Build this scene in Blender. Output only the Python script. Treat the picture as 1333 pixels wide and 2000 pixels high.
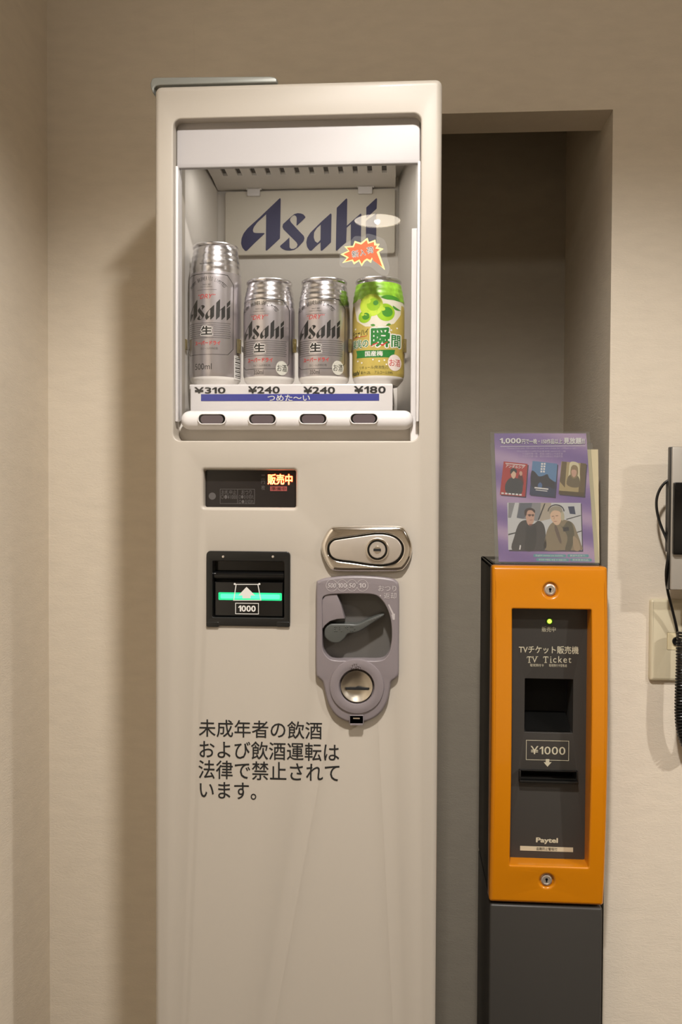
import bpy, bmesh, math, random
from mathutils import Vector, Matrix
random.seed(7)
sc = bpy.context.scene
for o in list(bpy.data.objects): bpy.data.objects.remove(o)
col = sc.collection

# ------------------------------------------------------------------ camera
FPX, CAMZ = 1750.0, 1.374
TH, PH, RO = 0.06967, 0.02383, 0.00472
_F = Vector((-math.sin(TH)*math.cos(PH), math.cos(TH)*math.cos(PH), -math.sin(PH)))
_R0 = Vector((math.cos(TH), math.sin(TH), 0)); _U0 = _R0.cross(_F)
_R = _R0*math.cos(RO) + _U0*math.sin(RO); _U = -_R0*math.sin(RO) + _U0*math.cos(RO)
CAM = Vector((0, 0, CAMZ))
cd = bpy.data.cameras.new('camera'); cam = bpy.data.objects.new('camera', cd); col.objects.link(cam)
cd.sensor_fit = 'VERTICAL'; cd.sensor_height = 36.0; cd.lens = FPX/2000*36.0
cd.clip_start = 0.02
sc.cycles.caustics_reflective = False; sc.cycles.caustics_refractive = False
cam.matrix_world = Matrix(((_R.x, _U.x, -_F.x, 0), (_R.y, _U.y, -_F.y, 0), (_R.z, _U.z, -_F.z, CAMZ), (0, 0, 0, 1)))
sc.camera = cam
sc.view_settings.view_transform = 'Standard'; sc.view_settings.look = 'None'
sc.view_settings.gamma = 1; sc.view_settings.use_curve_mapping = False
sc.view_settings.exposure = 0.0

# ------------------------------------------------------------------ world and lamps
CEIL = 2.20
w = bpy.data.worlds.new('world'); sc.world = w; w.use_nodes = True
w.node_tree.nodes['Background'].inputs[0].default_value = (1, .9, .75, 1)
w.node_tree.nodes['Background'].inputs[1].default_value = 0.0
WARM = (1.0, 0.95, 0.905)
LAMPS = [('near', 0.03, 0.40, 104, 56), ('right', 1.6, -0.15, 200, 60), ('behind', -0.085, -0.72, 16, 58)]
for n, x, y, e, sa in LAMPS:
    ld = bpy.data.lights.new('downlight_' + n, 'SPOT'); lo = bpy.data.objects.new('downlight_beam', ld); col.objects.link(lo)
    ld.energy = e; ld.color = WARM; ld.spot_size = math.radians(179); ld.spot_blend = 0.0; ld.shadow_soft_size = 0.038
    lo.location = (x, y, CEIL - .012)
    if n == 'behind': ld.shadow_soft_size = .008; lo.location.z = CEIL - .006
    # downlight photometry: cosine lobe, cut off by the recessed ring, with a little spill
    ld.use_nodes = True; lt_ = ld.node_tree; em = lt_.nodes['Emission']
    tcn = lt_.nodes.new('ShaderNodeTexCoord'); sx_ = lt_.nodes.new('ShaderNodeSeparateXYZ'); ab = lt_.nodes.new('ShaderNodeMath'); ab.operation = 'ABSOLUTE'
    lt_.links.new(tcn.outputs['Normal'], sx_.inputs[0]); lt_.links.new(sx_.outputs['Z'], ab.inputs[0])
    mr = lt_.nodes.new('ShaderNodeMapRange'); mr.interpolation_type = 'SMOOTHSTEP'
    mr.inputs['From Min'].default_value = math.cos(math.radians(sa+15)); mr.inputs['From Max'].default_value = math.cos(math.radians(sa-1))
    lt_.links.new(ab.outputs[0], mr.inputs['Value'])
    ml = lt_.nodes.new('ShaderNodeMath'); ml.operation = 'MULTIPLY_ADD'; ml.inputs[2].default_value = .012 if n == 'right' else .030
    lt_.links.new(ab.outputs[0], ml.inputs[0]); lt_.links.new(mr.outputs['Result'], ml.inputs[1]); lt_.links.new(ml.outputs[0], em.inputs['Strength'])
# fluorescent tube inside the vending machine's light box
fl_d = bpy.data.lights.new('display_tube', 'AREA'); fl_o = bpy.data.objects.new('display_tube_light', fl_d); col.objects.link(fl_o)
fl_d.shape = 'RECTANGLE'; fl_d.size = .22; fl_d.size_y = .03; fl_d.energy = .25; fl_d.color = (1.0, .96, .90)
fl_o.location = (-.125, 1.085, 1.772); fl_o.rotation_euler = (math.radians(18), 0, 0)

# ------------------------------------------------------------------ helpers
def lin(c): 
    c = c/255.0
    return c/12.92 if c <= .04045 else ((c+.055)/1.055)**2.4
def rgb(c): return (lin(c[0]), lin(c[1]), lin(c[2]), 1)
MATS = {}
def mat(name, c, rough=.5, metal=0., coat=0., bump=0., bscale=400., var=0., emit=None, es=0., spec=.5):
    if name in MATS: return MATS[name]
    m = bpy.data.materials.new(name); m.use_nodes = True; nt = m.node_tree; b = nt.nodes['Principled BSDF']
    b.inputs['Base Color'].default_value = rgb(c); b.inputs['Roughness'].default_value = rough
    b.inputs['Metallic'].default_value = metal; b.inputs['Coat Weight'].default_value = coat
    b.inputs['Specular IOR Level'].default_value = spec
    if emit: b.inputs['Emission Color'].default_value = rgb(emit); b.inputs['Emission Strength'].default_value = es
    if bump or var:
        tc = nt.nodes.new('ShaderNodeTexCoord'); nz = nt.nodes.new('ShaderNodeTexNoise')
        nz.inputs['Scale'].default_value = bscale; nz.inputs['Detail'].default_value = 4
        nt.links.new(tc.outputs['Object'], nz.inputs['Vector'])
        if bump:
            bp = nt.nodes.new('ShaderNodeBump'); bp.inputs['Strength'].default_value = bump; bp.inputs['Distance'].default_value = .001
            nt.links.new(nz.outputs['Fac'], bp.inputs['Height']); nt.links.new(bp.outputs['Normal'], b.inputs['Normal'])
        if var:
            mx = nt.nodes.new('ShaderNodeMix'); mx.data_type = 'RGBA'
            mx.inputs['A'].default_value = rgb([v*(1-var) for v in c]); mx.inputs['B'].default_value = rgb([min(255, v*(1+var)) for v in c])
            nt.links.new(nz.outputs['Fac'], mx.inputs['Factor']); nt.links.new(mx.outputs['Result'], b.inputs['Base Color'])
    MATS[name] = m; return m
def wallpaper(name, c):
    m = mat(name, c, .85, spec=.25); nt = m.node_tree; b = nt.nodes['Principled BSDF']
    tc = nt.nodes.new('ShaderNodeTexCoord'); mp = nt.nodes.new('ShaderNodeMapping'); mp.inputs['Scale'].default_value = (1, 1, 3.0)
    nt.links.new(tc.outputs['Object'], mp.inputs['Vector'])
    n1 = nt.nodes.new('ShaderNodeTexNoise'); n1.inputs['Scale'].default_value = 95; n1.inputs['Detail'].default_value = 7; n1.inputs['Roughness'].default_value = .65
    n1.inputs['Distortion'].default_value = 1.6
    n2 = nt.nodes.new('ShaderNodeTexNoise'); n2.inputs['Scale'].default_value = 26; n2.inputs['Detail'].default_value = 4
    for n in (n1, n2): nt.links.new(mp.outputs['Vector'], n.inputs['Vector'])
    bp = nt.nodes.new('ShaderNodeBump'); bp.inputs['Strength'].default_value = .38; bp.inputs['Distance'].default_value = .0016
    nt.links.new(n1.outputs['Fac'], bp.inputs['Height']); nt.links.new(bp.outputs['Normal'], b.inputs['Normal'])
    mx = nt.nodes.new('ShaderNodeMix'); mx.data_type = 'RGBA'
    mx.inputs['A'].default_value = rgb([v*.965 for v in c]); mx.inputs['B'].default_value = rgb([min(255, v*1.03) for v in c])
    nt.links.new(n2.outputs['Fac'], mx.inputs['Factor']); nt.links.new(mx.outputs['Result'], b.inputs['Base Color'])
    return m
def clear(name, tint, refl=.05, rough=.0, alpha=.0, colr=(255, 255, 255)):
    """thin clear sheet: transparent + fresnel gloss (+ a little milky diffuse)"""
    m = bpy.data.materials.new(name); m.use_nodes = True; nt = m.node_tree; nt.nodes.clear()
    out = nt.nodes.new('ShaderNodeOutputMaterial'); tr = nt.nodes.new('ShaderNodeBsdfTransparent'); gl = nt.nodes.new('ShaderNodeBsdfGlossy')
    df = nt.nodes.new('ShaderNodeBsdfDiffuse'); df.inputs[0].default_value = rgb(colr)
    tr.inputs[0].default_value = (*tint, 1); gl.inputs['Roughness'].default_value = rough
    lwt = nt.nodes.new('ShaderNodeLayerWeight'); lwt.inputs['Blend'].default_value = .5
    pw = nt.nodes.new('ShaderNodeMath'); pw.operation = 'POWER'; pw.inputs[1].default_value = 5; nt.links.new(lwt.outputs['Facing'], pw.inputs[0])
    fr = nt.nodes.new('ShaderNodeMath'); fr.operation = 'MULTIPLY_ADD'; fr.inputs[1].default_value = 1-refl; fr.inputs[2].default_value = refl
    nt.links.new(pw.outputs[0], fr.inputs[0])
    m0 = nt.nodes.new('ShaderNodeMixShader'); m0.inputs[0].default_value = alpha
    nt.links.new(tr.outputs[0], m0.inputs[1]); nt.links.new(df.outputs[0], m0.inputs[2])
    m1 = nt.nodes.new('ShaderNodeMixShader'); nt.links.new(fr.outputs[0], m1.inputs[0])
    nt.links.new(m0.outputs[0], m1.inputs[1]); nt.links.new(gl.outputs[0], m1.inputs[2]); nt.links.new(m1.outputs[0], out.inputs[0])
    return m

class Plane:
    def __init__(s, o, U=(1, 0, 0), V=(0, 0, 1)):
        s.o = Vector(o); s.U = Vector(U).normalized(); s.V = Vector(V).normalized(); s.N = s.U.cross(s.V)
    def uv(s, x, y):
        d = _F + _R*((x-666.5)/FPX) - _U*((y-1000.0)/FPX)
        t = (s.o-CAM).dot(s.N)/d.dot(s.N); p = CAM + d*t - s.o
        return (p.dot(s.U), p.dot(s.V))
    def at(s, u, v, w=0.): return s.o + s.U*u + s.V*v + s.N*w
    def px(s, x, y, w=0.): return s.at(*s.uv(x, y), w)
    def mtx(s):
        return Matrix(((s.U.x, s.V.x, s.N.x, s.o.x), (s.U.y, s.V.y, s.N.y, s.o.y), (s.U.z, s.V.z, s.N.z, s.o.z), (0, 0, 0, 1)))
    def shift(s, w): return Plane(s.o + s.N*w, s.U, s.V)
def YP(y): return Plane((0, y, 0))
def box_uv(pl, x0, y0, x1, y1):
    xc, yc = (x0+x1)/2, (y0+y1)/2
    return pl.uv(x0, yc)[0], pl.uv(xc, y1)[1], pl.uv(x1, yc)[0], pl.uv(xc, y0)[1]
def rr(u0, v0, u1, v1, r=0., n=6):
    if r <= 0: return [(u0, v0), (u1, v0), (u1, v1), (u0, v1)]
    r = min(r, (u1-u0)/2*.96, (v1-v0)/2*.96); o = []
    for cx, cy, a in ((u1-r, v0+r, -90), (u1-r, v1-r, 0), (u0+r, v1-r, 90), (u0+r, v0+r, 180)):
        for k in range(n+1):
            t = math.radians(a + 90*k/n); o.append((cx+r*math.cos(t), cy+r*math.sin(t)))
    return o
def RR(pl, x0, y0, x1, y1, rpx=0., n=6):
    b = box_uv(pl, x0, y0, x1, y1); k = (b[2]-b[0])/(x1-x0)
    return rr(*b, rpx*k, n)
def EL(pl, cx, cy, rx, ry=None, n=40):
    ry = ry or rx; b = box_uv(pl, cx-rx, cy-ry, cx+rx, cy+ry)
    a, c = (b[0]+b[2])/2, (b[1]+b[3])/2
    return [(a+(b[2]-b[0])/2*math.cos(2*math.pi*k/n), c+(b[3]-b[1])/2*math.sin(2*math.pi*k/n)) for k in range(n)]
def PX(pl, pts): return [pl.uv(*p) for p in pts]
def smooth_closed(pts, n=6):
    """Catmull-Rom through closed points"""
    o = []; N = len(pts)
    for i in range(N):
        a, b, c, d = [Vector(pts[(i+k-1) % N]) for k in range(4)]
        for k in range(n):
            t = k/n; o.append(tuple(.5*((2*b)+(c-a)*t+(2*a-5*b+4*c-d)*t*t+(3*b-a-3*c+d)*t**3)))
    return o
def offs(pts, d):
    """inset a closed ccw/cw outline by d (positive = inward)"""
    N = len(pts); A = sum(pts[i][0]*pts[(i+1) % N][1]-pts[(i+1) % N][0]*pts[i][1] for i in range(N))
    s = 1 if A > 0 else -1; o = []
    for i in range(N):
        p, q, r = Vector(pts[i-1]), Vector(pts[i]), Vector(pts[(i+1) % N])
        e1, e2 = (q-p), (r-q)
        if e1.length < 1e-9: e1 = e2
        if e2.length < 1e-9: e2 = e1
        e1.normalize(); e2.normalize()
        n1, n2 = Vector((-e1.y, e1.x))*s, Vector((-e2.y, e2.x))*s
        m = n1+n2; L = max(m.length_squared, .4); o.append(tuple(q + m*(2*d/L)))
    return o

# mesh makers: each returns a bpy mesh in WORLD coordinates
def curve_mesh(pl, shapes, w0, w1=None, bev=0., seg=3):
    cu = bpy.data.curves.new('c', 'CURVE'); cu.dimensions = '2D'; cu.fill_mode = 'BOTH'
    for s in shapes:
        sp = cu.splines.new('POLY'); sp.points.add(len(s)-1); sp.use_cyclic_u = True
        for p, q in zip(sp.points, s): p.co = (q[0], q[1], 0, 1)
    wc = w0
    if w1 is not None:
        cu.extrude = max(1e-6, (w1-w0)/2-bev); cu.bevel_depth = bev; cu.bevel_resolution = seg; cu.offset = -bev if bev else 0; wc = (w0+w1)/2
    ob = bpy.data.objects.new('c', cu); me = bpy.data.meshes.new_from_object(ob)
    bpy.data.objects.remove(ob); bpy.data.curves.remove(cu)
    me.materials.clear()
    me.transform(Matrix.Translation((0, 0, wc))); me.transform(pl.mtx()); return me
def slab(pl, shapes, w0, w1, bev=0., seg=3):
    if shapes and isinstance(shapes[0][0], (int, float)): shapes = [shapes]
    return curve_mesh(pl, shapes, w0, w1, bev, seg)
def flat(pl, shapes, wd=.0002):
    if shapes and isinstance(shapes[0][0], (int, float)): shapes = [shapes]
    return curve_mesh(pl, shapes, wd)
def text_mesh(body, bold=0., shear=0., spacing=1., lines=1.):
    if bold > 0:
        m0 = text_mesh(body, 0., shear, spacing, lines); bm = bmesh.new()
        for kz, (dx, dy) in enumerate(((0, 0), (1, 0), (-1, 0), (0, 1), (0, -1), (.7, .7), (-.7, .7), (.7, -.7), (-.7, -.7))):
            mv = Matrix.Translation((dx*bold, dy*bold, kz*7e-6)); m0.transform(mv); bm.from_mesh(m0); m0.transform(mv.inverted())
        bm.to_mesh(m0); bm.free(); return m0
    if '1' in body and len(body) > 1 and all(ch in '0123456789¥,' for ch in body):
        bm = bmesh.new(); x = 0.
        for ch in body:
            g = text_mesh(ch); q = bounds(g); wd = q[2]-q[0]; g.transform(Matrix.Translation((x-q[0]+.03, 0, 0))); bm.from_mesh(g); bpy.data.meshes.remove(g)
            x += (wd if ch != ',' else .12)+.09
        m0 = bpy.data.meshes.new('t'); bm.to_mesh(m0); bm.free(); return m0
    if body == '1':
        return pydata([(.04, .50, 0), (.20, .69, 0), (.30, .69, 0), (.30, 0, 0), (.20, 0, 0), (.20, .55, 0), (.04, .43, 0)], [(0, 6, 5, 1), (1, 5, 4, 3, 2)])
    cu = bpy.data.curves.new('t', 'FONT'); cu.body = body; cu.size = 1; cu.shear = shear
    cu.space_character = spacing; cu.space_line = lines; cu.resolution_u = 3
    ob = bpy.data.objects.new('t', cu); col.objects.link(ob); bpy.context.view_layer.update()
    me = bpy.data.meshes.new_from_object(ob); bpy.data.objects.remove(ob); bpy.data.curves.remove(cu)
    me.materials.clear(); return me
def bounds(me):
    xs = [v.co.x for v in me.vertices]; ys = [v.co.y for v in me.vertices]
    return min(xs), min(ys), max(xs), max(ys)
def text_uv(pl, body, b, wd=.0003, rot=0., **k):
    """lettering stretched to the uv box b=(u0,v0,u1,v1)"""
    me = text_mesh(body, **k); x0, y0, x1, y1 = bounds(me); cx, cy = (b[0]+b[2])/2, (b[1]+b[3])/2
    for v in me.vertices:
        u = (v.co.x-x0)/(x1-x0)*(b[2]-b[0])-(b[2]-b[0])/2; q = (v.co.y-y0)/(y1-y0)*(b[3]-b[1])-(b[3]-b[1])/2
        v.co = (cx+u*math.cos(rot)-q*math.sin(rot), cy+u*math.sin(rot)+q*math.cos(rot), wd+v.co.z)
    me.transform(pl.mtx()); return me
def text(pl, body, x0, y0, x1, y1, wd=.0003, **k): return text_uv(pl, body, box_uv(pl, x0, y0, x1, y1), wd, **k)
def pydata(verts, faces):
    me = bpy.data.meshes.new('m'); me.from_pydata([tuple(v) for v in verts], [], faces); return me
def loft(pl, loops):
    """loops: list of (outline, w), same count"""
    V = []; Fc = []; n = len(loops[0][0])
    for pts, wd in loops: V += [pl.at(p[0], p[1], wd) for p in pts]
    for i in range(len(loops)-1):
        for k in range(n):
            a, b = i*n+k, i*n+(k+1) % n; Fc.append((a, b, b+n, a+n))
    return pydata(V, Fc)
def lathe(pl, c, prof, n=48, cap=True):
    loops = [([(c[0]+r*math.cos(2*math.pi*k/n), c[1]+r*math.sin(2*math.pi*k/n)) for k in range(n)], wd) for r, wd in prof]
    return loft(pl, loops)
def boxm(x0, x1, y0, y1, z0, z1, bev=0., seg=2):
    bm = bmesh.new(); bmesh.ops.create_cube(bm, size=1)
    for v in bm.verts: v.co = ((x0+x1)/2+v.co.x*(x1-x0), (y0+y1)/2+v.co.y*(y1-y0), (z0+z1)/2+v.co.z*(z1-z0))
    if bev: bmesh.ops.bevel(bm, geom=bm.edges[:], offset=bev, segments=seg, affect='EDGES', profile=.5)
    me = bpy.data.meshes.new('m'); bm.to_mesh(me); bm.free(); return me
def tube(pts, r, res=6, smooth=True, closed=False):
    cu = bpy.data.curves.new('c', 'CURVE'); cu.dimensions = '3D'; cu.bevel_depth = r; cu.bevel_resolution = res-3 if res > 3 else 1; cu.use_fill_caps = True
    sp = cu.splines.new('NURBS' if smooth else 'POLY'); sp.points.add(len(pts)-1); sp.use_cyclic_u = closed
    for p, q in zip(sp.points, pts): p.co = (*q, 1)
    if smooth: sp.order_u = 4; sp.use_endpoint_u = True; sp.resolution_u = 6
    ob = bpy.data.objects.new('c', cu); me = bpy.data.meshes.new_from_object(ob); bpy.data.objects.remove(ob); bpy.data.curves.remove(cu)
    me.materials.clear(); return me
def soft_plate(pl, outer, holes, w_front, w_back, r_out=.004, r_in=.0015, hole_back=None, seg=5):
    """flat plate with a rounded outer rim and holes with rounded lips; list of meshes to weld"""
    ms = []; o_in = offs(outer, r_out); hs = []
    for h in holes:
        hp, hr, hb = (h + (None, None))[:3] if isinstance(h, tuple) else (h, None, None)
        hr = r_in if hr is None else hr; hb = w_back if hb is None else hb
        hs.append(offs(hp, -hr))
        L = [(offs(hp, -hr*(1-math.sin(math.pi/2*k/seg))), w_front-hr*(1-math.cos(math.pi/2*k/seg))) for k in range(seg+1)] + [(hp, hb)]
        ms.append(loft(pl, L))
    ms.append(flat(pl, [o_in]+hs, w_front))
    L = [(offs(outer, r_out*(1-math.sin(math.pi/2*k/seg))), w_front-r_out*(1-math.cos(math.pi/2*k/seg))) for k in range(seg+1)] + [(outer, w_back)]
    ms.append(loft(pl, L)); return ms
def root_loc(o):
    p = Vector((0, 0, 0))
    while o is not None: p += o.location; o = o.parent
    return p
def obj(name, pieces, parent=None, angle=35., label=None, weld=True, deform=None):
    """pieces: [(mesh | [meshes], material), ...] joined as ONE mesh object"""
    bm = bmesh.new(); ms = []
    for me, m in pieces:
        if m not in ms: ms.append(m)
        for q in (me if isinstance(me, list) else [me]):
            n0 = len(bm.faces); bm.from_mesh(q); bm.faces.ensure_lookup_table()
            for f in bm.faces[n0:]: f.material_index = ms.index(m)
            bpy.data.meshes.remove(q)
    if weld: bmesh.ops.remove_doubles(bm, verts=bm.verts[:], dist=2e-6)
    if deform: deform(bm)
    me = bpy.data.meshes.new(name); bm.to_mesh(me); bm.free()
    for m in ms: me.materials.append(m)
    me.polygons.foreach_set('use_smooth', [True]*len(me.polygons)); me.set_sharp_from_angle(angle=math.radians(angle))
    o = bpy.data.objects.new(name, me); col.objects.link(o)
    if parent is not None:
        me.transform(Matrix.Translation(-root_loc(parent))); o.parent = parent
    if label: o['label'] = label
    return o
def tag(o, label, cat, group=None):
    o['label'] = label; o['category'] = cat
    if group: o['group'] = group
    return o
def origin(o, p):
    """move a top-level mesh's origin to p without moving the mesh"""
    o.data.transform(Matrix.Translation(-Vector(p))); o.location = p; return o
def thing(name, label, cat, loc, group=None):
    o = bpy.data.objects.new(name, None); col.objects.link(o); o.location = loc; o.empty_display_size = .05
    return tag(o, label, cat, group)
def struct(name, pieces, **k):
    o = obj(name, pieces, **k); o['kind'] = 'structure'; return o
def recalc(bm): bmesh.ops.recalc_face_normals(bm, faces=bm.faces[:])

# ------------------------------------------------------------------ materials
M_wall = wallpaper('beige textured wallpaper', (222, 211, 193))
M_dado = mat('wood panelling', (130, 108, 84), .5, var=.15, bscale=12)
M_wallshade = wallpaper('wallpaper with painted shade', (172, 163, 147))  # niche back: the shade in there is put into this darker wallpaper colour
M_ceil = mat('white ceiling board', (225, 220, 210), .9, var=.02, bscale=60)
M_floor = mat('brown carpet', (66, 56, 46), .95, bump=.4, bscale=300, var=.12)
M_door = mat('ivory enamel', (174, 166, 154), .46, coat=.08, bump=.015, bscale=120, spec=.5)
M_side = mat('ivory enamel side', (205, 195, 178), .4, bump=.015, bscale=120)
M_white = mat('white plastic', (214, 210, 208), .35, var=.01, bscale=40)
M_lbox = mat('translucent white panel', (172, 168, 167), .45)
M_inner = mat('off white liner', (214, 208, 200), .5, var=.02, bscale=25)
M_sign = mat('pale sign board', (205, 198, 184), .45, var=.01, bscale=20)
M_navy = mat('navy print', (36, 37, 82), .5)
M_blue = mat('blue strip print', (52, 58, 140), .5)
M_black = mat('black print', (22, 22, 22), .55)
M_blackp = mat('black plastic', (17, 17, 16), .35, var=.1, bscale=90)
M_blackg = mat('black gloss', (14, 14, 14), .12)
M_hole = mat('dark void', (8, 8, 8), .8)
M_smoke = mat('smoked display', (36, 32, 31), .12, var=.1, bscale=30)
M_gprint = mat('grey faint print', (84, 80, 78), .6)
M_led = mat('red dot lamp', (255, 120, 60), .5, emit=(255, 60, 28), es=6.0)
M_ledhot = mat('hot red dot lamp', (255, 230, 150), .5, emit=(255, 205, 130), es=2.2)
M_leddim = mat('dim red legend', (120, 60, 55), .5, emit=(150, 60, 55), es=.5)
M_green = mat('green lit strip', (30, 200, 130), .4, emit=(20, 190, 125), es=.7)
M_greenhi = mat('bright green lit strip', (90, 240, 180), .4, emit=(60, 225, 160), es=.8)
M_wprint = mat('white print', (214, 212, 206), .55)
M_chrome = mat('polished chrome', (226, 220, 212), .09, 1.0, var=.02, bscale=15)
M_satin = mat('satin nickel', (214, 206, 196), .38, .85, var=.03, bscale=60)
M_grayp = mat('warm grey plastic', (122, 114, 116), .38, bump=.02, bscale=250)
M_grayd = mat('dark grey plastic', (88, 86, 83), .35, bump=.02, bscale=250)
M_lever = mat('green grey lever', (74, 76, 73), .35, bump=.02, bscale=250)
M_lprint = mat('light grey print', (172, 165, 164), .55)
M_steel = mat('brushed steel', (190, 182, 168), .3, 1.0, var=.05, bscale=50)
M_bracket = mat('grey painted metal', (150, 152, 146), .4, .35, bump=.04, bscale=300)
M_alu = mat('can aluminium', (222, 220, 222), .22, 1.0, var=.02, bscale=30)
M_alub = mat('printed silver can', (198, 193, 196), .31, .88, var=.03, bscale=30)
M_canwhite = mat('white can base', (232, 228, 222), .4)
M_canred = mat('red can print', (200, 50, 48), .4)
M_cangray = mat('grey can print', (70, 67, 67), .4)
M_canblack = mat('black can print', (26, 27, 26), .4)
M_gold = mat('gold print', (205, 184, 96), .35, .25, var=.06, bscale=60)
M_palegold = mat('pale gold print', (226, 220, 202), .4, .1, var=.03, bscale=40)
M_lime = mat('lime print', (150, 196, 36), .4, var=.12, bscale=90)
M_limel = mat('light lime print', (196, 222, 70), .4, var=.1, bscale=90)
M_leaf = mat('leaf green print', (70, 142, 44), .4, var=.15, bscale=120)
M_dgreen = mat('green banner print', (36, 124, 52), .4)
M_amber = clear('amber clip', (.62, .56, .36), .05, .05, .25, (150, 136, 90))
M_glass = clear('window glass', (.985, .985, .985), .035)
M_film = clear('clear film', (.94, .94, .94), .03, .0, .07)
M_acrylic = clear('clear acrylic', (.93, .94, .93), .05, .02, .03)
M_stred = mat('orange red sticker', (240, 92, 44), .4, var=.05, bscale=80)
M_styel = mat('cream yellow sticker', (250, 236, 150), .4)
M_orange = mat('orange enamel', (206, 126, 0), .28, coat=.3, bump=.02, bscale=300)
M_char = mat('charcoal enamel', (57, 55, 52), .42, bump=.02, bscale=300)
M_chard = mat('charcoal side', (58, 56, 50), .45, bump=.02, bscale=300)
M_cream = mat('cream print', (196, 190, 165), .55)
M_ledg = mat('green indicator', (190, 255, 90), .4, emit=(190, 255, 70), es=2.2)
M_silver = mat('silver plastic', (172, 166, 156), .4, .2)
M_ivory = mat('ivory wall plate', (206, 196, 168), .4, var=.02, bscale=30)
M_lampw = mat('lamp diffuser', (255, 250, 240), .5, emit=(255, 240, 218), es=11.0)
M_trimw = mat('white lamp ring', (235, 230, 222), .5)

# ------------------------------------------------------------------ setting
YF, YW = 1.0, 1.27
WP, FP = YP(YW), YP(YF)
XL = WP.uv(95, 1100)[0]; XR, YB = 3.4, -1.7
NX1 = WP.uv(1193, 660)[0]; NZ1 = WP.uv(1030, 218)[1]; NX0 = WP.uv(700, 900)[0]; ND = .36
T = .12
pieces = [boxm(XL-T, NX0, YW, YW+T, 0, CEIL), boxm(NX1, XR+T, YW, YW+T, 0, CEIL), boxm(NX0, NX1, YW, YW+.072, NZ1, CEIL)]
struct('wall_back', [(p, M_wall) for p in pieces])
struct('wall_left', [(boxm(XL-T, XL, YB, YW, 0, CEIL), M_wall)])
struct('wall_niche', [(boxm(NX0-T, NX1+T, YW+ND, YW+ND+.1, 0, NZ1+.25), M_wallshade), (boxm(NX0-T, NX0, YW+T, YW+ND, 0, NZ1+.25), M_wall),
                      (boxm(NX1, NX1+T, YW+T, YW+ND, 0, NZ1+.25), M_wall), (boxm(NX0, NX1, YW+.072, YW+ND, NZ1+.13, NZ1+.25), M_wall)])
struct('wall_right', [(boxm(XR, XR+T, YB, YW, 0, CEIL), M_wall)])
struct('wall_front', [(boxm(XL-T, XR+T, YB-T, YB, 0, CEIL), M_wall)])
struct('floor', [(boxm(XL-T, XR+T, YB-T, YW+ND, -.1, 0), M_floor)])
struct('ceiling', [(boxm(XL-T, XR+T, YB-T, YW+T, CEIL, CEIL+.1), M_ceil)])
sx = WP.uv(378, 60)[0]
struct('trim_1', [(boxm(sx, sx+.0012, YW-.0004, YW+.001, 1.9, CEIL), M_wall)])

for i, (n, x, y, e, sa) in enumerate(LAMPS):
    CP = Plane((x, y, CEIL), (1, 0, 0), (0, -1, 0))
    t = thing('downlight', {'near': 'white ring ceiling downlight directly in front of the vending machine', 'right': 'white ring ceiling downlight over the wall phone side',
               'behind': 'white ring ceiling downlight behind the viewpoint, mirrored in the vending machine glass'}[n], 'ceiling light', (x, y, CEIL))
    obj('ring', [(lathe(CP, (0, 0), [(.070, .0), (.084, .0), (.086, .004), (.082, .008), (.070, .006), (.070, .0)]), M_trimw)], t)
    obj('diffuser', [(lathe(CP, (0, 0), [(.0001, .003), (.070, .003)]), M_lampw)], t)

# ------------------------------------------------------------------ vending machine
vm = thing('vending_machine', 'tall ivory drink vending machine with lit can window and beer sign', 'vending machine', (FP.uv(580, 900)[0], YF+.14, 0))
b = box_uv(FP, 302, 160, 859, 1000)
VX0, VX1, VZ1 = FP.uv(302, 1000)[0], FP.uv(858.5, 1000)[0], FP.uv(587, 159.5)[1]
door_o = rr(VX0, .012, VX1, VZ1, .0075, 6)
wb = box_uv(FP, 338.5, 226.5, 821, 861)
win = rr(*wb, .0085, 6)
cav_px = smooth_closed([(631, 1172), (637, 1162), (660, 1159), (700, 1158.5), (730, 1160), (744, 1168), (756, 1185), (764, 1210), (766, 1240), (763, 1265), (756, 1280), (742, 1288), (700, 1288), (655, 1287.5), (640, 1280), (632, 1265), (631, 1240), (631, 1200)], 4)
disp = RR(FP, 397, 918, 578, 991, 4); acc = RR(FP, 405, 1078, 566, 1221, 9)
door = obj('door', [(soft_plate(FP, door_o, [(win, .0018, -.055), (disp, .0042, -.016), (acc, .0008, -.05), (offs(PX(FP, cav_px), -.0012), .0006, -.03), (EL(FP, 698, 1338, 36), .0006, -.03)], 0, -.05, .0065), M_door)], vm, deform=recalc)
yb0 = YF+.052
obj('cabinet', [(boxm(VX0+.001, VX0+.012, yb0, YW-.004, .012, VZ1-.001, .003), M_side), (boxm(VX1-.012, VX1-.001, yb0, YW-.004, .012, VZ1-.001, .003), M_side),
                (boxm(VX0+.004, VX1-.004, yb0, YW-.004, VZ1-.013, VZ1-.001, .003), M_side), (boxm(VX0+.004, VX1-.004, YW-.016, YW-.004, .012, VZ1-.004), M_side),
                (boxm(VX0+.004, VX1-.004, yb0, YW-.02, .012, .05), M_side)], vm)
feet = [(x, y) for x in (VX0+.04, VX1-.04) for y in (YF+.06, YW-.05)]
for x, y in feet: obj('foot', [(lathe(Plane((x, y, 0), (1, 0, 0), (0, 1, 0)), (0, 0), [(.0001, 0), (.02, 0), (.02, .006), (.008, .008), (.008, .013)], 20), M_blackp)], vm)
# white light box across the top of the window
VPn = FP.shift(-.013)
vb = box_uv(VPn, 340, 200, 820, 324)
obj('light_box', [(slab(VPn, rr(wb[0]+.0006, vb[1], wb[2]-.0006, wb[3]+.003, .001), -.006, 0, .0012), M_lbox)], vm, label='white translucent light box panel')
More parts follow.
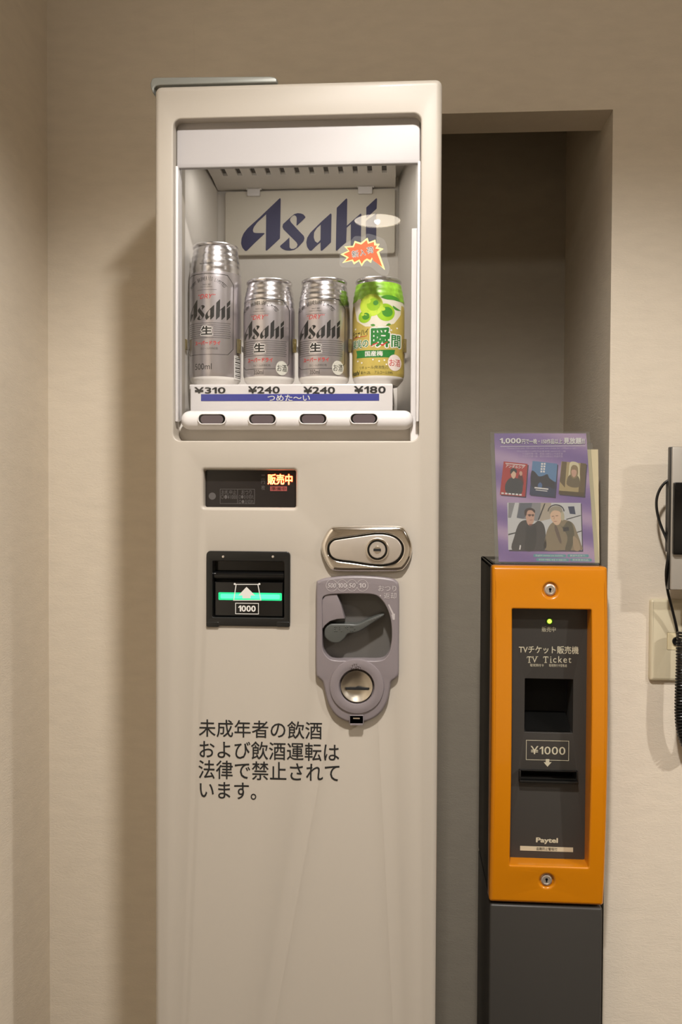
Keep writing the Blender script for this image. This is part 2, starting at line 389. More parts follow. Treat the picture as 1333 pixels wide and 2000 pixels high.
# liner: left, right, back, floor and ceiling of the display space
YI = YF+.242
IP = YP(YI)
bx0, bx1 = IP.uv(426, 600)[0], IP.uv(777, 600)[0]
zt, zb = wb[3]+.014, wb[1]-.006
fx0, fx1 = wb[0]-.0045, wb[2]+.001; y0 = YF+.018
m0 = IP.uv(600, 372)[1]; yv = YF+.15; vp_ = YP(yv); zv = vp_.uv(600, 318)[1]
zfb = IP.uv(600, 850)[1]
lx = fx0+(bx0-fx0)*.55; rx_ = wb[2]-.0045
liner = pydata([(fx0, y0, zb), (lx, YF+.13, zb), (bx0, YI, zb), (bx1, YI, zb), (rx_, YF+.13, zb), (fx1, y0, zb),
                (fx0, y0, zt), (lx, YF+.13, zt), (bx0, YI, zt), (bx1, YI, zt), (rx_, YF+.13, zt), (fx1, y0, zt)],
               [(0, 1, 7, 6), (1, 2, 8, 7), (2, 3, 9, 8), (3, 4, 10, 9), (4, 5, 11, 10), (0, 5, 4, 3, 2, 1), (6, 7, 8, 9, 10, 11)])
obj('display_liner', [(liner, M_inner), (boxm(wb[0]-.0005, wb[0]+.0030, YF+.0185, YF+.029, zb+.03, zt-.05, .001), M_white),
                      (boxm(fx1-.0105, fx1-.001, YF+.02, YF+.029, zb+.005, zt-.134, .001), M_white)], vm, angle=20)  # right-hand white strip is added to model the patch of light on that wall
# slanted vent panel at the top of the display
nv = Vector((0, YI-yv, m0-zv)).normalized()
VP2 = Plane((0, yv, zv), (1, 0, 0), tuple(-nv))   # v runs up and forward
def vent_uv(x, y): return VP2.uv(x, y)
vt = [vent_uv(408, 322), vent_uv(428, 371.5), vent_uv(773, 365), vent_uv(774, 315)]
vt = [(VP2.uv(428, 371)[0]-.002, VP2.uv(600, 369)[1]), (VP2.uv(773, 366)[0], VP2.uv(600, 369)[1]), (VP2.uv(775, 320)[0], VP2.uv(600, 300)[1]), (VP2.uv(406, 324)[0], VP2.uv(600, 300)[1])]
slots = []
for i in range(12):
    xs = 438 + 28.35*i; ys = 338.0 - .85*i
    c0 = VP2.uv(xs-2.5+i*.2, ys-6.5); c1 = VP2.uv(xs+2.2, ys+6)
    uc = (c0[0]+c1[0])/2
    slots.append(rr(uc-.0032, c1[1], uc+.0032, c0[1], .0022, 3))
# panel built from strips: plain front and back bands, ribs between the slots
va, vb_ = min(q[1] for L in slots for q in L), max(q[1] for L in slots for q in L)
def vx(side, v):
    a, b2 = (vt[0], vt[3]) if side == 0 else (vt[1], vt[2])
    return a[0]+(b2[0]-a[0])*(v-a[1])/(b2[1]-a[1])
vm_ = [flat(VP2, [(vx(0, a), a), (vx(1, a), a), (vx(1, b2), b2), (vx(0, b2), b2)], 0) for a, b2 in ((vt[0][1], va), (vb_, vt[2][1]))]
cs_ = sorted((min(q[0] for q in L), max(q[0] for q in L)) for L in slots)
eds = [vx(0, va)-.0003] + [e for c in cs_ for e in c] + [vx(1, va)]
vm_ += [flat(VP2, [(eds[2*k], va), (eds[2*k+1], va), (eds[2*k+1], vb_), (eds[2*k], vb_)], 0) for k in range(13)]
vm_ += [loft(VP2, [([(a, va), (b2, va), (b2, vb_), (a, vb_)], 0), ([(a, va), (b2, va), (b2, vb_), (a, vb_)], -.004)]) for a, b2 in cs_]
obj('vent_panel', [(vm_, M_inner), ([flat(VP2, [(a, va), (b2, va), (b2, vb_), (a, vb_)], -.0038) for a, b2 in cs_], M_gprint)], vm, deform=recalc)
# sign board with blue lettering, hung from two clips
SP = YP(YI-.008)
sign = obj('sign_board', [(slab(SP, RR(SP, 440, 371.5, 772, 496.5, 5), -.006, 0, .0008), M_sign)], vm)
LOGO = [[(712,115),(722,117),(725,130),(720,420),(715,640),(632,718),(545,797),(530,795),(533,560),(535,325),(480,375),(420,430),(378,485),(362,530),(370,558),(395,568),(450,569),(505,568),(517,577),(400,685),(285,798),(270,803),(255,795),(225,760),(208,705),(215,640),(240,575),(290,510),(350,455),(450,365),(560,260)],
 [(1045,355),(1020,326),(985,313),(945,309),(900,323),(850,365),(790,420),(755,452),(747,490),(765,525),(850,610),(930,690),(945,720),(930,755),(895,775),(860,775),(840,755),(838,625),(780,680),(720,732),(716,748),(745,775),(790,795),(850,798),(905,785),(950,755),(1020,680),(1035,640),(1025,605),(980,560),(860,430),(845,402),(852,375),(880,345),(905,337),(925,350),(934,375),(930,470),(940,470),(1045,370)],
 [(1375,313),(1387,325),(1380,690),(1320,748),(1262,800),(1245,797),(1243,690),(1180,745),(1125,800),(1100,798),(1068,750),(1058,690),(1070,630),(1110,565),(1170,505),(1250,425)],
 [(1246,460),(1243,658),(1205,698),(1172,675),(1155,625),(1160,560),(1195,505)],
 [(1580,117),(1592,128),(1586,474),(1640,425),(1765,315),(1775,322),(1770,690),(1652,800),(1637,795),(1638,452),(1585,500),(1578,690),(1455,800),(1443,795),(1450,400),(1455,240)],
 [(1840,235),(1970,115),(1980,125),(1975,250),(1845,375),(1838,370)],
 [(1835,410),(1970,310),(1970,690),(1850,800),(1835,795)]]
logo_px = [[(440+x*.15, 370+y*.15) for x, y in s] for s in LOGO]
obj('sign_lettering', [(flat(SP, [PX(SP, s) for s in logo_px], .0004), M_navy)], sign, label='dark blue slanted Latin lettering')
for x0, x1, ya in ((484, 509, 370.5), (700, 728, 366)):
    obj('sign_clip', [(slab(SP, RR(SP, x0, ya, x1, ya+14, 2), .0005, .005, .001), M_white), (slab(SP, RR(SP, x0-2, ya-1.5, x1+3, ya+1.5), .0003, .003), M_inner)], vm)
# shelf, price strip and chute front
CY, CR = YF+.078, .0312
KP = YP(CY-CR)     # plane through the front of the cans
zs = KP.uv(580, 750.5)[1]
yp = CY-CR-.006    # price strip front
PP = YP(yp)
pb = box_uv(PP, 372, 753.5, 767.5, 803)
shelf = obj('shelf', [(boxm(pb[0]-.002, IP.uv(777, 700)[0]-.004, yp+.0035, YI-.001, zs-.006, zs, .001), M_white), (boxm(bx0+.003, bx1-.003, YF+.045, YI-.002, zs-.062, zs-.055), M_inner)], vm)
strip = obj('price_strip', [(slab(PP, rr(pb[0], zs-.038, pb[2], zs-.0015, .001), -.003, 0, .0008), M_white), (flat(PP, RR(PP, 393, 769.5, 741, 783), .0003), M_blue)], vm)
for pr, q in (('¥310', (380, 756, 441, 768.5)), ('¥240', (485, 754.5, 547, 768.5)), ('¥240', (593, 755, 655, 769)), ('¥180', (692, 754, 754, 768))):
    obj('price_lettering', [(text(PP, pr, *q, .0005, bold=.02), M_black)], strip)
obj('cold_lettering', [(text(PP, 'つめた～い', 523, 771, 606, 783.5, .0006, bold=.012), M_wprint)], strip, label='white lettering on the blue strip')
# button rail in front of the glass
BP = YP(YF+.006)
rb = box_uv(BP, 350, 800.5, 808, 838.5); rr_ = (rb[3]-rb[1])/2; cz = (rb[3]+rb[1])/2
n = 24; loops = []
prof = [(rb[0]+rr_*(1-math.cos(a)), rr_*math.sin(a)) for a in [math.pi/2*k/8 for k in range(1, 9)]]
prof2 = [(rb[0]+.0001, .0006)] + prof + [(rb[2]-(q[0]-rb[0]), q[1]) for q in reversed(prof)] + [(rb[2]-.0001, .0006)]
V = []; Fc = []
for (x, r) in prof2:
    for k in range(n):
        a = 2*math.pi*k/n; V.append((x, YF+.016-min(r, 1)*math.cos(a)*.85, cz+r*math.sin(a)))
for i in range(len(prof2)-1):
    for k in range(n): Fc.append((i*n+k, i*n+(k+1) % n, (i+1)*n+(k+1) % n, (i+1)*n+k))
Fc += [tuple(range(n)), tuple(range((len(prof2)-1)*n, len(prof2)*n))]
rail_y = YF+.016-rr_*.85
rail = obj('button_rail', [(pydata(V, Fc), M_white), (boxm(wb[0]-.003, wb[2]+.0008, YF+.030, YF+.034, zb+.001, cz, .0005), M_inner), (boxm(rb[0]+.008, rb[2]-.008, YF+.018, YF+.031, cz-.004, cz+.004, .001), M_inner)], vm, deform=recalc)
RP = YP(rail_y)
for xc, yc in ((414.5, 818.5), (513, 818.5), (612, 818), (711.5, 817.5)):
    o1 = RR(RP, xc-28, yc-11, xc+28, yc+11, 11, 8)
    bt = obj('select_button', [(slab(RP, [o1, offs(o1, .0012)], -.006, .0014, .0004), M_white), (slab(RP, offs(o1, .0006), -.006, .0006, .0012), M_blackg)], vm, label='dark oval drink select button')
    o2 = RR(RP, xc-22, yc-7.5, xc+22, yc+9, 8, 8)
    obj('button_lens', [(flat(RP, o2, .0008), mat('grey purple lens', (92, 82, 84), .15))], bt)
# glass pane with its slim frame
GPn = YP(YF+.013)
gl = obj('glass_pane', [(boxm(wb[0]+.0012, wb[2]-.0012, YF+.0125, YF+.0145, cz+.004, vb[1]+.004), M_glass)], vm, label='clear glass pane over the cans')
for a, b_ in ((wb[0]+.0002, wb[0]+.0032), (wb[2]-.0032, wb[2]-.0002)): obj('glass_frame', [(boxm(a, b_, YF+.008, YF+.018, cz-.002, vb[1]+.001, .0006), M_white)], vm)
# starburst sticker on the glass
STP = GPn
burst_z = [(160,485),(320,410),(235,330),(410,315),(445,215),(570,255),(700,150),(730,240),(860,190),(870,275),(945,275),(905,340),(1025,375),(930,440),(1055,800),(795,575),(770,655),(690,600),(640,640),(585,725),(530,620),(430,685),(390,610),(195,660),(290,555)]
bz = [(650+x*.0975, 450+y*.0975) for x, y in burst_z]
cb = (650+600*.0975, 450+450*.0975)
inner = [(650+x*.0975, 450+y*.0975) for x, y in [(220,482),(345,425),(285,350),(425,343),(460,258),(575,290),(685,200),(710,275),(830,235),(835,305),(890,310),(860,370),(950,385),(885,440),(1000,735),(820,610),(790,545),(760,600),(690,565),(630,605),(585,675),(540,585),(440,640),(405,585),(250,630),(330,545)]]
film = smooth_closed([(662, 487), (673, 477), (686, 470), (694, 462), (710, 462), (719, 457), (735, 461), (750, 468), (757, 485), (757, 505), (761, 520), (759, 536), (748, 538), (735, 530), (722, 521), (700, 522), (680, 523), (665, 520), (664, 503)], 4)
stk = obj('sticker', [(flat(STP, PX(STP, film), .0009), M_film), (flat(STP, PX(STP, bz), .0011), M_styel), (flat(STP, PX(STP, inner), .0013), M_stred)], vm, label='orange red starburst sticker with yellow edge')
chars = [('新', 688, 490, 701, 503), ('入', 703.5, 488, 714, 500), ('荷', 717, 483, 730, 495.5)]
obj('sticker_lettering', [([text(STP, c, x0-.6, ya-.6, x1+.6, y1+.6, .0015, rot=.14, bold=.05) for c, x0, ya, x1, y1 in chars], M_wprint),
                          ([text(STP, c, x0, ya, x1, y1, .0017, rot=.14) for c, x0, ya, x1, y1 in chars], M_black)], stk)
# can clips on the shelf back
for xc, h in ((362.5, 20), (467.5, 28), (576, 26), (684.5, 26), (791, 26)):
    cp = YP(CY-.010); q = box_uv(cp, xc-3.6, 663, xc+3.6, 663+h)
    obj('can_clip', [(boxm(q[0], q[2], CY-.014, CY-.006, q[1], q[3], .0006), M_amber), (boxm((q[0]+q[2])/2-.0006, (q[0]+q[2])/2+.0006, CY-.006, YI-.001, (q[1]+q[3])/2-.003, (q[1]+q[3])/2+.003), M_inner)], vm)

# status display
DP = FP.shift(-.012)
ds = obj('status_display', [(slab(DP, offs(disp, -.002), -.006, 0), M_smoke)], vm, label='smoked black status display')
def tl(pl, s, x0, y0, x1, y1, **k): return text(pl, s, x0, y0, x1, y1, **k)
def frame_px(pl, x0, y0, x1, y1, t=1.): return [RR(pl, x0, y0, x1, y1), RR(pl, x0+t, y0+t, x1-t, y1-t)]
obj('display_legend', [([flat(DP, EL(DP, 415, 969, 7), .0003), tl(DP, 'お札中止', 433, 957, 462, 966), tl(DP, 'おつり', 472, 957, 492, 966), tl(DP, '○●¥1000', 432, 966.5, 463, 974.5),
     tl(DP, '○●⑤⓪切れ', 467, 966.5, 496, 974.5), tl(DP, '○●⑤切れ', 467, 976, 496, 983.5), tl(DP, '円', 511, 935, 518, 945), tl(DP, '枚', 511, 948, 518, 957), tl(DP, '-', 511, 927, 518, 929)] +
     [flat(DP, frame_px(DP, 430, 955, 498, 984, .8), .0003), flat(DP, RR(DP, 464, 956, 464.8, 983), .0003)], M_gprint)], ds)
obj('lit_legend', [(tl(DP, '販売中', 523, 925.5, 572, 947, wd=.0004, bold=.045), M_led), (tl(DP, '販売中', 523.5, 926, 571.5, 946.5, wd=.0008, bold=.004), M_ledhot)], ds, label='glowing red sales legend')
obj('dim_legend', [(flat(DP, RR(DP, 528, 950, 561, 959), .0003), M_leddim), (tl(DP, '準備中', 530, 951, 559, 958, wd=.0005), M_smoke)], ds, label='dim red legend box')

# banknote acceptor
AP = FP
ba = obj('banknote_acceptor', [(slab(AP, [RR(AP, 404, 1076.5, 567.5, 1222.5, 8), RR(AP, 416, 1096, 556, 1206, 3)], -.014, .0022, .0008), M_blackp),
    (slab(AP, RR(AP, 404, 1214, 429, 1224, 3), -.002, .0024, .0005), M_blackp), (slab(AP, RR(AP, 541, 1214, 567, 1224, 3), -.002, .0024, .0005), M_blackp),
    (slab(AP.shift(-.014), RR(AP, 410, 1090, 562, 1212), -.003, 0), M_blackg)], vm, label='black banknote acceptor')
obj('screw', [([lathe(AP, AP.uv(437, 1087), [(.0001, .0032), (.0013, .003), (.0015, .002)], 16)], M_satin)], ba)
obj('screw', [([lathe(AP, AP.uv(534, 1087), [(.0001, .0032), (.0013, .003), (.0015, .002)], 16)], M_satin)], ba)
# rounded roller lip over the slot and sloping mouth below
q = box_uv(AP, 417, 1117, 554, 1135); rl = (q[3]-q[1])/2
Vv = []; n = 20
for x in (q[0], q[2]):
    for k in range(n): a = 2*math.pi*k/n; Vv.append((x, YF+.008-rl*math.cos(a), (q[1]+q[3])/2+rl*math.sin(a)))
obj('roller_lip', [(pydata(Vv, [(k, (k+1) % n, n+(k+1) % n, n+k) for k in range(n)]+[tuple(range(n)), tuple(range(n, 2*n))]), M_blackg)], ba, deform=recalc)
MP = AP.shift(-.004)
mq = box_uv(MP, 419, 1137, 553, 1204)
obj('note_mouth', [(slab(MP, rr(mq[0], mq[1], mq[2], mq[3], .001), -.006, 0, .001), M_blackg)], ba)
obj('green_light', [(flat(MP, RR(MP, 427, 1157.5, 551, 1172.5, 2), .0002), M_green), (flat(MP, RR(MP, 431, 1160.5, 547, 1169.5, 2), .0003), M_greenhi)], ba, label='glowing green slot light')
obj('insert_symbol', [(flat(MP, PX(MP, [(482, 1146), (499, 1163), (490, 1163), (490, 1168.5), (474, 1168.5), (474, 1163), (466, 1163)]), .0006), M_wprint),
    ([flat(MP, [PX(MP, [(461, 1140.5), (505, 1140.5), (511, 1173), (456, 1173)]), PX(MP, [(462.5, 1142), (503.5, 1142), (509, 1171.6), (458, 1171.6)])], .0006),
      flat(MP, EL(MP, 459, 1140.5, 2), .0006), flat(MP, EL(MP, 507, 1140.5, 2), .0006), flat(MP, frame_px(MP, 460, 1177.5, 506, 1199.5, 1.3), .0006), tl(MP, '1000', 466, 1182.5, 500, 1194.5, wd=.0006, bold=.03)], M_wprint)], ba, label='white insert arrow and 1000 lettering')

# chrome lock plate
lk = obj('lock_plate', [(soft_plate(FP, PX(FP, smooth_closed([(628, 1068), (634, 1048), (646, 1031), (660, 1027), (700, 1026), (740, 1026), (780, 1027), (792, 1033), (802, 1052), (806, 1071), (802, 1091), (791, 1109), (779, 1115), (740, 1116), (700, 1116), (658, 1115), (645, 1109), (634, 1090)], 4)),
     [(PX(FP, smooth_closed([(641, 1070), (644, 1060), (652, 1053), (665, 1050), (700, 1045), (735, 1040), (760, 1042), (778, 1050), (788, 1063), (789, 1077), (783, 1091), (770, 1101), (750, 1105), (725, 1104), (690, 1099), (660, 1095), (648, 1089), (642, 1080)], 4)), .0012, .0035)], .008, 0, .005, .001), M_chrome)], vm, label='polished chrome lock plate')
obj('lock_handle', [(slab(FP, PX(FP, smooth_closed([(644.5, 1070), (647, 1062), (654, 1055.5), (666, 1053), (700, 1048), (735, 1043.5), (758, 1045), (775, 1052), (784, 1064), (785, 1076), (779, 1088.5), (768, 1097), (750, 1101), (725, 1100), (690, 1095), (662, 1091.5), (651, 1086.5), (646, 1079)], 4)), .002, .0072, .001), M_satin),
     (slab(FP, PX(FP, smooth_closed([(641, 1070), (644, 1060), (652, 1053), (665, 1050), (700, 1045), (735, 1040), (760, 1042), (778, 1050), (788, 1063), (789, 1077), (783, 1091), (770, 1101), (750, 1105), (725, 1104), (690, 1099), (660, 1095), (648, 1089), (642, 1080)], 4)), .0005, .0025), M_blackg)], lk)
kc = FP.uv(738, 1073)
k_ = (FP.uv(758, 1073)[0]-kc[0])/20
kc_o = obj('key_cylinder', [(lathe(FP, kc, [(.0001, .0098), (15*k_, .0098), (16*k_, .0092)], 48), M_satin), (lathe(FP, kc, [(16*k_, .0092), (16.5*k_, .0080), (19*k_, .0080)], 48), M_blackg),
     (lathe(FP, kc, [(19*k_, .0080), (19.5*k_, .0098), (22*k_, .0096), (23*k_, .0085), (23.5*k_, .006)], 48), M_chrome)], lk)
obj('keyhole', [(lathe(FP, kc, [(.0001, .0101), (7*k_, .0101), (7.6*k_, .0097)], 32), M_chrome), (slab(FP, RR(FP, 730.5, 1070.5, 745, 1075.5), .0098, .0104), M_hole)], kc_o)

# coin panel
cp_px = smooth_closed([(619, 1142), (624, 1133), (640, 1128), (670, 1124.5), (700, 1123.5), (740, 1125.5), (765, 1129), (775, 1134), (780, 1146), (780.5, 1200), (780, 1260), (779.5, 1310), (775, 1322), (765, 1330), (762.5, 1342), (757, 1368), (744, 1390), (724, 1404), (700, 1409), (676, 1406), (656, 1394), (642, 1372), (635, 1345), (631, 1330), (623, 1322), (618.5, 1313), (618, 1260), (618.5, 1200)], 4)
CP0 = FP
cpn = obj('coin_panel', [(soft_plate(CP0, PX(CP0, cp_px), [(PX(CP0, cav_px), .0012, -.014), (EL(CP0, 698, 1338, 33.5, n=56), .0008, .002)], .007, 0, .003, .0012), M_grayp)], vm, label='warm grey coin return panel')
cav = PX(CP0, cav_px)
obj('cavity', [(flat(CP0, offs(cav, -.0006), -.012), M_grayd),
   (slab(CP0, PX(CP0, [(630, 1172), (637, 1161), (659, 1160), (667, 1180), (674, 1207), (660, 1208), (646, 1212), (636, 1220), (631, 1228)]), -.012, .0055, .0008), M_grayp)], cpn, label='dark hollow behind the return lever')
lv = smooth_closed([(634, 1236), (637, 1225), (645, 1218.5), (656, 1217.5), (680, 1217.5), (700, 1217.5), (722, 1208), (747, 1199), (749, 1203), (726, 1218), (704, 1232), (690, 1236), (680, 1238), (673, 1247), (662, 1255), (648, 1254), (637, 1246)], 4)
lever = obj('return_lever', [(slab(CP0, PX(CP0, lv), -.012, .004, .0018), M_lever)], cpn, label='dark green grey return lever')
dots = [lathe(CP0, CP0.uv(x, y), [(.0001, .0048), (.0005, .0046), (.0006, .0038)], 8) for x, y in [(655, 1223), (655, 1227), (655, 1231), (659, 1223), (659, 1231), (664, 1223), (664, 1227), (668, 1231), (676, 1223), (680, 1223), (680, 1227), (686, 1223), (690, 1223), (690, 1231), (686, 1231), (694, 1227)]]
obj('tactile_dots', [(dots, M_lever)], lever)
obj('lever_grip', [([slab(CP0, PX(CP0, [(722+5*k, 1211.5-2.2*k), (724+5*k, 1210-2.2*k), (725+5*k, 1212-2.2*k), (723+5*k, 1213.5-2.2*k)]), .003, .0046) for k in range(5)], M_grayd)], lever)
cs = CP0.uv(698, 1338); ck = (CP0.uv(718, 1338)[0]-cs[0])/20
obj('coin_slot', [(lathe(CP0, cs, [(54*ck, .006), (52*ck, .0085), (46*ck, .0092), (40*ck, .0092), (35*ck, .0085), (32*ck, .0045)], 56), M_grayp),
                  (lathe(CP0, cs, [(32.5*ck, .0045), (30.5*ck, .0078), (29*ck, .0076), (24*ck, .0050), (14*ck, .0036), (.0001, .0032)], 56), M_steel),
                  (slab(CP0, PX(CP0, [(677, 1340.5), (695, 1340.5), (700, 1338.6), (710, 1341), (720, 1341.5), (720, 1345.5), (677, 1345)]), .0025, .0066, .0002), M_hole)], cpn, label='round steel coin slot')
obj('tactile_dots', [([lathe(CP0, CP0.uv(x, y), [(.0001, .0106), (.0005, .0104), (.0006, .0085)], 8) for x, y in [(690, 1295), (694, 1293), (698, 1293), (688, 1300), (692, 1301), (697, 1298), (701, 1297), (705, 1299), (700, 1301), (704, 1303)]], M_grayp)], cpn)
obj('latch_tab', [(slab(CP0, [PX(CP0, [(684, 1393), (711, 1393), (711.5, 1410), (683.5, 1410)]), PX(CP0, [(686, 1395.5), (709, 1395.5), (709, 1411.5), (686, 1411.5)])], 0, .0085, .0006), M_grayp),
                  (slab(CP0, PX(CP0, [(688, 1397), (707, 1397), (705, 1411), (690, 1411)]), 0, .0078, .0006), mat('grey metal tab', (128, 122, 116), .35)), (boxm(CP0.uv(691, 1398)[0], CP0.uv(704, 1398)[0], YF-.0088, YF-.008, CP0.uv(697, 1400.5)[1], CP0.uv(697, 1398)[1]), M_chrome)], cpn, label='small steel latch tab')
LP = CP0.shift(.007)
coins = []
for s, x, rx2 in (('500', 648.5, 11), ('100', 669, 10), ('50', 688, 10), ('10', 708.5, 11)):
    yc = 1143.5; o1 = EL(LP, x, yc, rx2+.4, 11.6, 36)
    coins += [flat(LP, [o1, offs(o1, .0005)], .0003), tl(LP, s, x-(8.5 if len(s) == 3 else 7), yc-4.6, x+(8.5 if len(s) == 3 else 7), yc+4.6, bold=.02, shear=.2)]
coins += [tl(LP, 'おつり', 739.5, 1143.5, 774.5, 1155), tl(LP, '・返却', 742, 1157.5, 774.5, 1169.5),
          flat(LP, PX(LP, [(758.5, 1181), (760.5, 1180), (766, 1191), (770, 1199), (772, 1198), (771.5, 1210.5), (767.5, 1210.5), (765, 1200.5), (767, 1200), (763, 1192)]), .0003)]
obj('panel_lettering', [(coins, M_lprint)], cpn, label='pale coin value and change return lettering')
# age warning lettering
WL = [('未成年者の飲酒', 389, 1407, 629.5, 1441.5), ('および飲酒運転は', 390, 1448.5, 663, 1484), ('法律で禁止されて', 388, 1487.5, 663.5, 1524), ('います。', 390.5, 1527.5, 501, 1560.5)]
obj('warning_lettering', [([text(FP, s, *bx, bold=.006) for s, *bx in WL], M_black)], vm, label='black four line warning lettering')

# metal bar lying on top of the machine
TP = YP(YF+.012)
top_px = [(296, 155), (299, 152), (305, 150.8), (420, 149.6), (528, 148.8), (537, 150.5), (541, 154), (541, 161), (420, 163.5), (312, 166.0), (304.5, 168), (301.0, 172), (300.5, 182), (297.5, 179.5), (294.5, 172), (293.5, 163)]
def low(bm): 
    for v in bm.verts:
        if v.co.z > VZ1-.02 and v.co.x > VX0+.004: v.co.z = max(v.co.z, VZ1+.0005)
br = obj('mounting_bracket', [(slab(TP, PX(TP, top_px), -.10, 0, .0016), M_bracket)], None, deform=low)
origin(br, (TP.uv(420, 160)[0], YF+.06, VZ1+.0005))
tag(br, 'grey metal bar lying on top left of the vending machine', 'bracket')

# ------------------------------------------------------------------ cans
def can_lathe(cx, cy, prof, n=72):
    V = []; Fc = []
    for r, z in prof:
        for k in range(n): a = 2*math.pi*k/n; V.append((cx+r*math.cos(a), cy+r*math.sin(a), z))
    for i in range(len(prof)-1):
        for k in range(n): Fc.append((i*n+k, i*n+(k+1) % n, (i+1)*n+(k+1) % n, (i+1)*n+k))
    return pydata(V, Fc)
class Wrap:
    """maps photo positions onto the printed side of a can"""
    def __init__(s, cx, cy, r): s.cx, s.cy, s.r = cx, cy, r; s.pl = YP(cy-r)
    def ang(s, x, y=640): return math.asin(max(-.985, min(.985, (YP(s.cy-s.r*.6).uv(x, y)[0]-s.cx)/s.r)))
    def z(s, y): return s.pl.uv(580, y)[1]
    def bend(s, me, e):
        for v in me.vertices:
            a, z, d = v.co; r = s.r+e+d
            v.co = (s.cx+r*math.sin(a), s.cy-r*math.cos(a), z)
        return me
    def cut(s, me, step=.12):
        bm = bmesh.new(); bm.from_mesh(me); k = -1.5
        while k < 1.5:
            bmesh.ops.bisect_plane(bm, geom=bm.verts[:]+bm.edges[:]+bm.faces[:], plane_co=(k, 0, 0), plane_no=(1, 0, 0)); k += step
        bm.to_mesh(me); bm.free(); return me
    def put(s, me, box, e, rot=0.):
        """me is flat art; stretch to the photo box and wrap"""
        x0, y0, x1, y1 = bounds(me); a0, a1 = s.ang(box[0]), s.ang(box[2]); z0, z1 = s.z(box[3]), s.z(box[1])
        ac, zc = (a0+a1)/2, (z0+z1)/2
        for v in me.vertices:
            u = ((v.co.x-x0)/(x1-x0)-.5)*(a1-a0); q = ((v.co.y-y0)/(y1-y0)-.5)*(z1-z0)
            ur = u*s.r
            v.co = (ac+(ur*math.cos(rot)-q*math.sin(rot))/s.r, zc+ur*math.sin(rot)+q*math.cos(rot), v.co.z)
        return s.bend(s.cut(me), e)
    def text(s, body, box, e=.00012, rot=0., **k): return s.put(text_mesh(body, **k), box, e, rot)
    def shape(s, loops_px, e=.00010):
        cu = bpy.data.curves.new('c', 'CURVE'); cu.dimensions = '2D'; cu.fill_mode = 'BOTH'
        for L in loops_px:
            sp = cu.splines.new('POLY'); sp.points.add(len(L)-1); sp.use_cyclic_u = True
            for p, (x, y) in zip(sp.points, L): p.co = (s.ang(x), s.z(y)*10, 0, 1)
        ob = bpy.data.objects.new('c', cu); me = bpy.data.meshes.new_from_object(ob); bpy.data.objects.remove(ob); bpy.data.curves.remove(cu); me.materials.clear()
        for v in me.vertices: v.co.y /= 10
        return s.bend(s.cut(me), e)
    def line(s, pts, t=.8, e=.0001):
        ms = []
        for (x0, y0), (x1, y1) in zip(pts[:-1], pts[1:]):
            d = Vector((x1-x0, y1-y0)); L = d.length
            if L < 1e-6: continue
            d /= L; n = Vector((-d.y, d.x))*t/2; d *= t*.3
            ms.append(s.shape([[(x0-d.x+n.x, y0-d.y+n.y), (x1+d.x+n.x, y1+d.y+n.y), (x1+d.x-n.x, y1+d.y-n.y), (x0-d.x-n.x, y0-d.y-n.y)]], e))
        return ms
def circ(cx, cy, rx, ry=None, n=28, a0=0, a1=360): 
    ry = ry or rx
    return [(cx+rx*math.cos(math.radians(a0+(a1-a0)*k/n)), cy+ry*math.sin(math.radians(a0+(a1-a0)*k/n))) for k in range(n if a1-a0 == 360 else n+1)]
def neck_profile(H, R, tall):
    h = H; k = .021 if not tall else .024
    rt = R*.85; z0 = h-k-.008
    p = [(R*.985, z0-.0035), (R*.975, z0-.001)]
    steps = 4
    for i in range(steps):
        f0 = i/steps; rr0 = R*.975+(rt-R*.975)*(f0*1.1)**1.25; zz = z0+(h-.006-z0)*f0; dz = (h-.006-z0)/steps
        p += [(rr0, zz+dz*.15), (rr0+.0002, zz+dz*.45), (rr0-.0005, zz+dz*.9)]
    return p
def make_can(name, label, pxc, ytop, kind, bodymat):
    cx = YP(CY-.02).uv(pxc, 640)[0]; R = CR
    H = YP(CY).uv(580, ytop)[1]-zs
    t = thing(name, label, 'can', (cx, CY, zs), None)
    wr = Wrap(cx, CY, R)
    npf = neck_profile(H, R, kind == 'tall'); zn = npf[0][1]
    obj('body', [(can_lathe(cx, CY, [(r, zs+z) for r, z in [(R*.97, .0100), (R*.995, .0125), (R, .015), (R, zn-.008), (R*.997, zn-.004), npf[0]]]), bodymat),
                 (can_lathe(cx, CY, [(r, zs+z) for r, z in [(.0001, .004), (R*.62, .003), (R*.72, .0002), (R*.76, .0002), (R*.93, .0062), (R*.97, .0085), (R*.97, .0100)]]), M_canwhite)], t, label='printed can body')
    rt = R*.83
    obj('neck', [(can_lathe(cx, CY, [(r, zs+z) for r, z in npf]), M_alu if kind != 'lime' else M_palegold)], t, label='ringed silver neck' if kind != 'lime' else 'ringed pale gold neck')
    lid = obj('lid', [(can_lathe(cx, CY, [(r, zs+z) for r, z in [(npf[-1][0], npf[-1][1]-.0002), (rt+.0002, H-.0045), (rt+.0016, H-.003), (rt+.0017, H-.0012), (rt+.0008, H-.0001), (rt-.0006, H-.0004), (rt-.0016, H-.006), (.0001, H-.006)]]), M_alu)], t)
    TPn = Plane((cx, CY, zs+H-.006), (1, 0, 0), (0, 1, 0))
    obj('pull_tab', [(slab(TPn, [rr(-.008, -.014, .008, .012, .007), rr(-.004, -.011, .004, -.003, .003)], .0002, .0016, .0004), M_alu)], lid)
    return t, wr, H
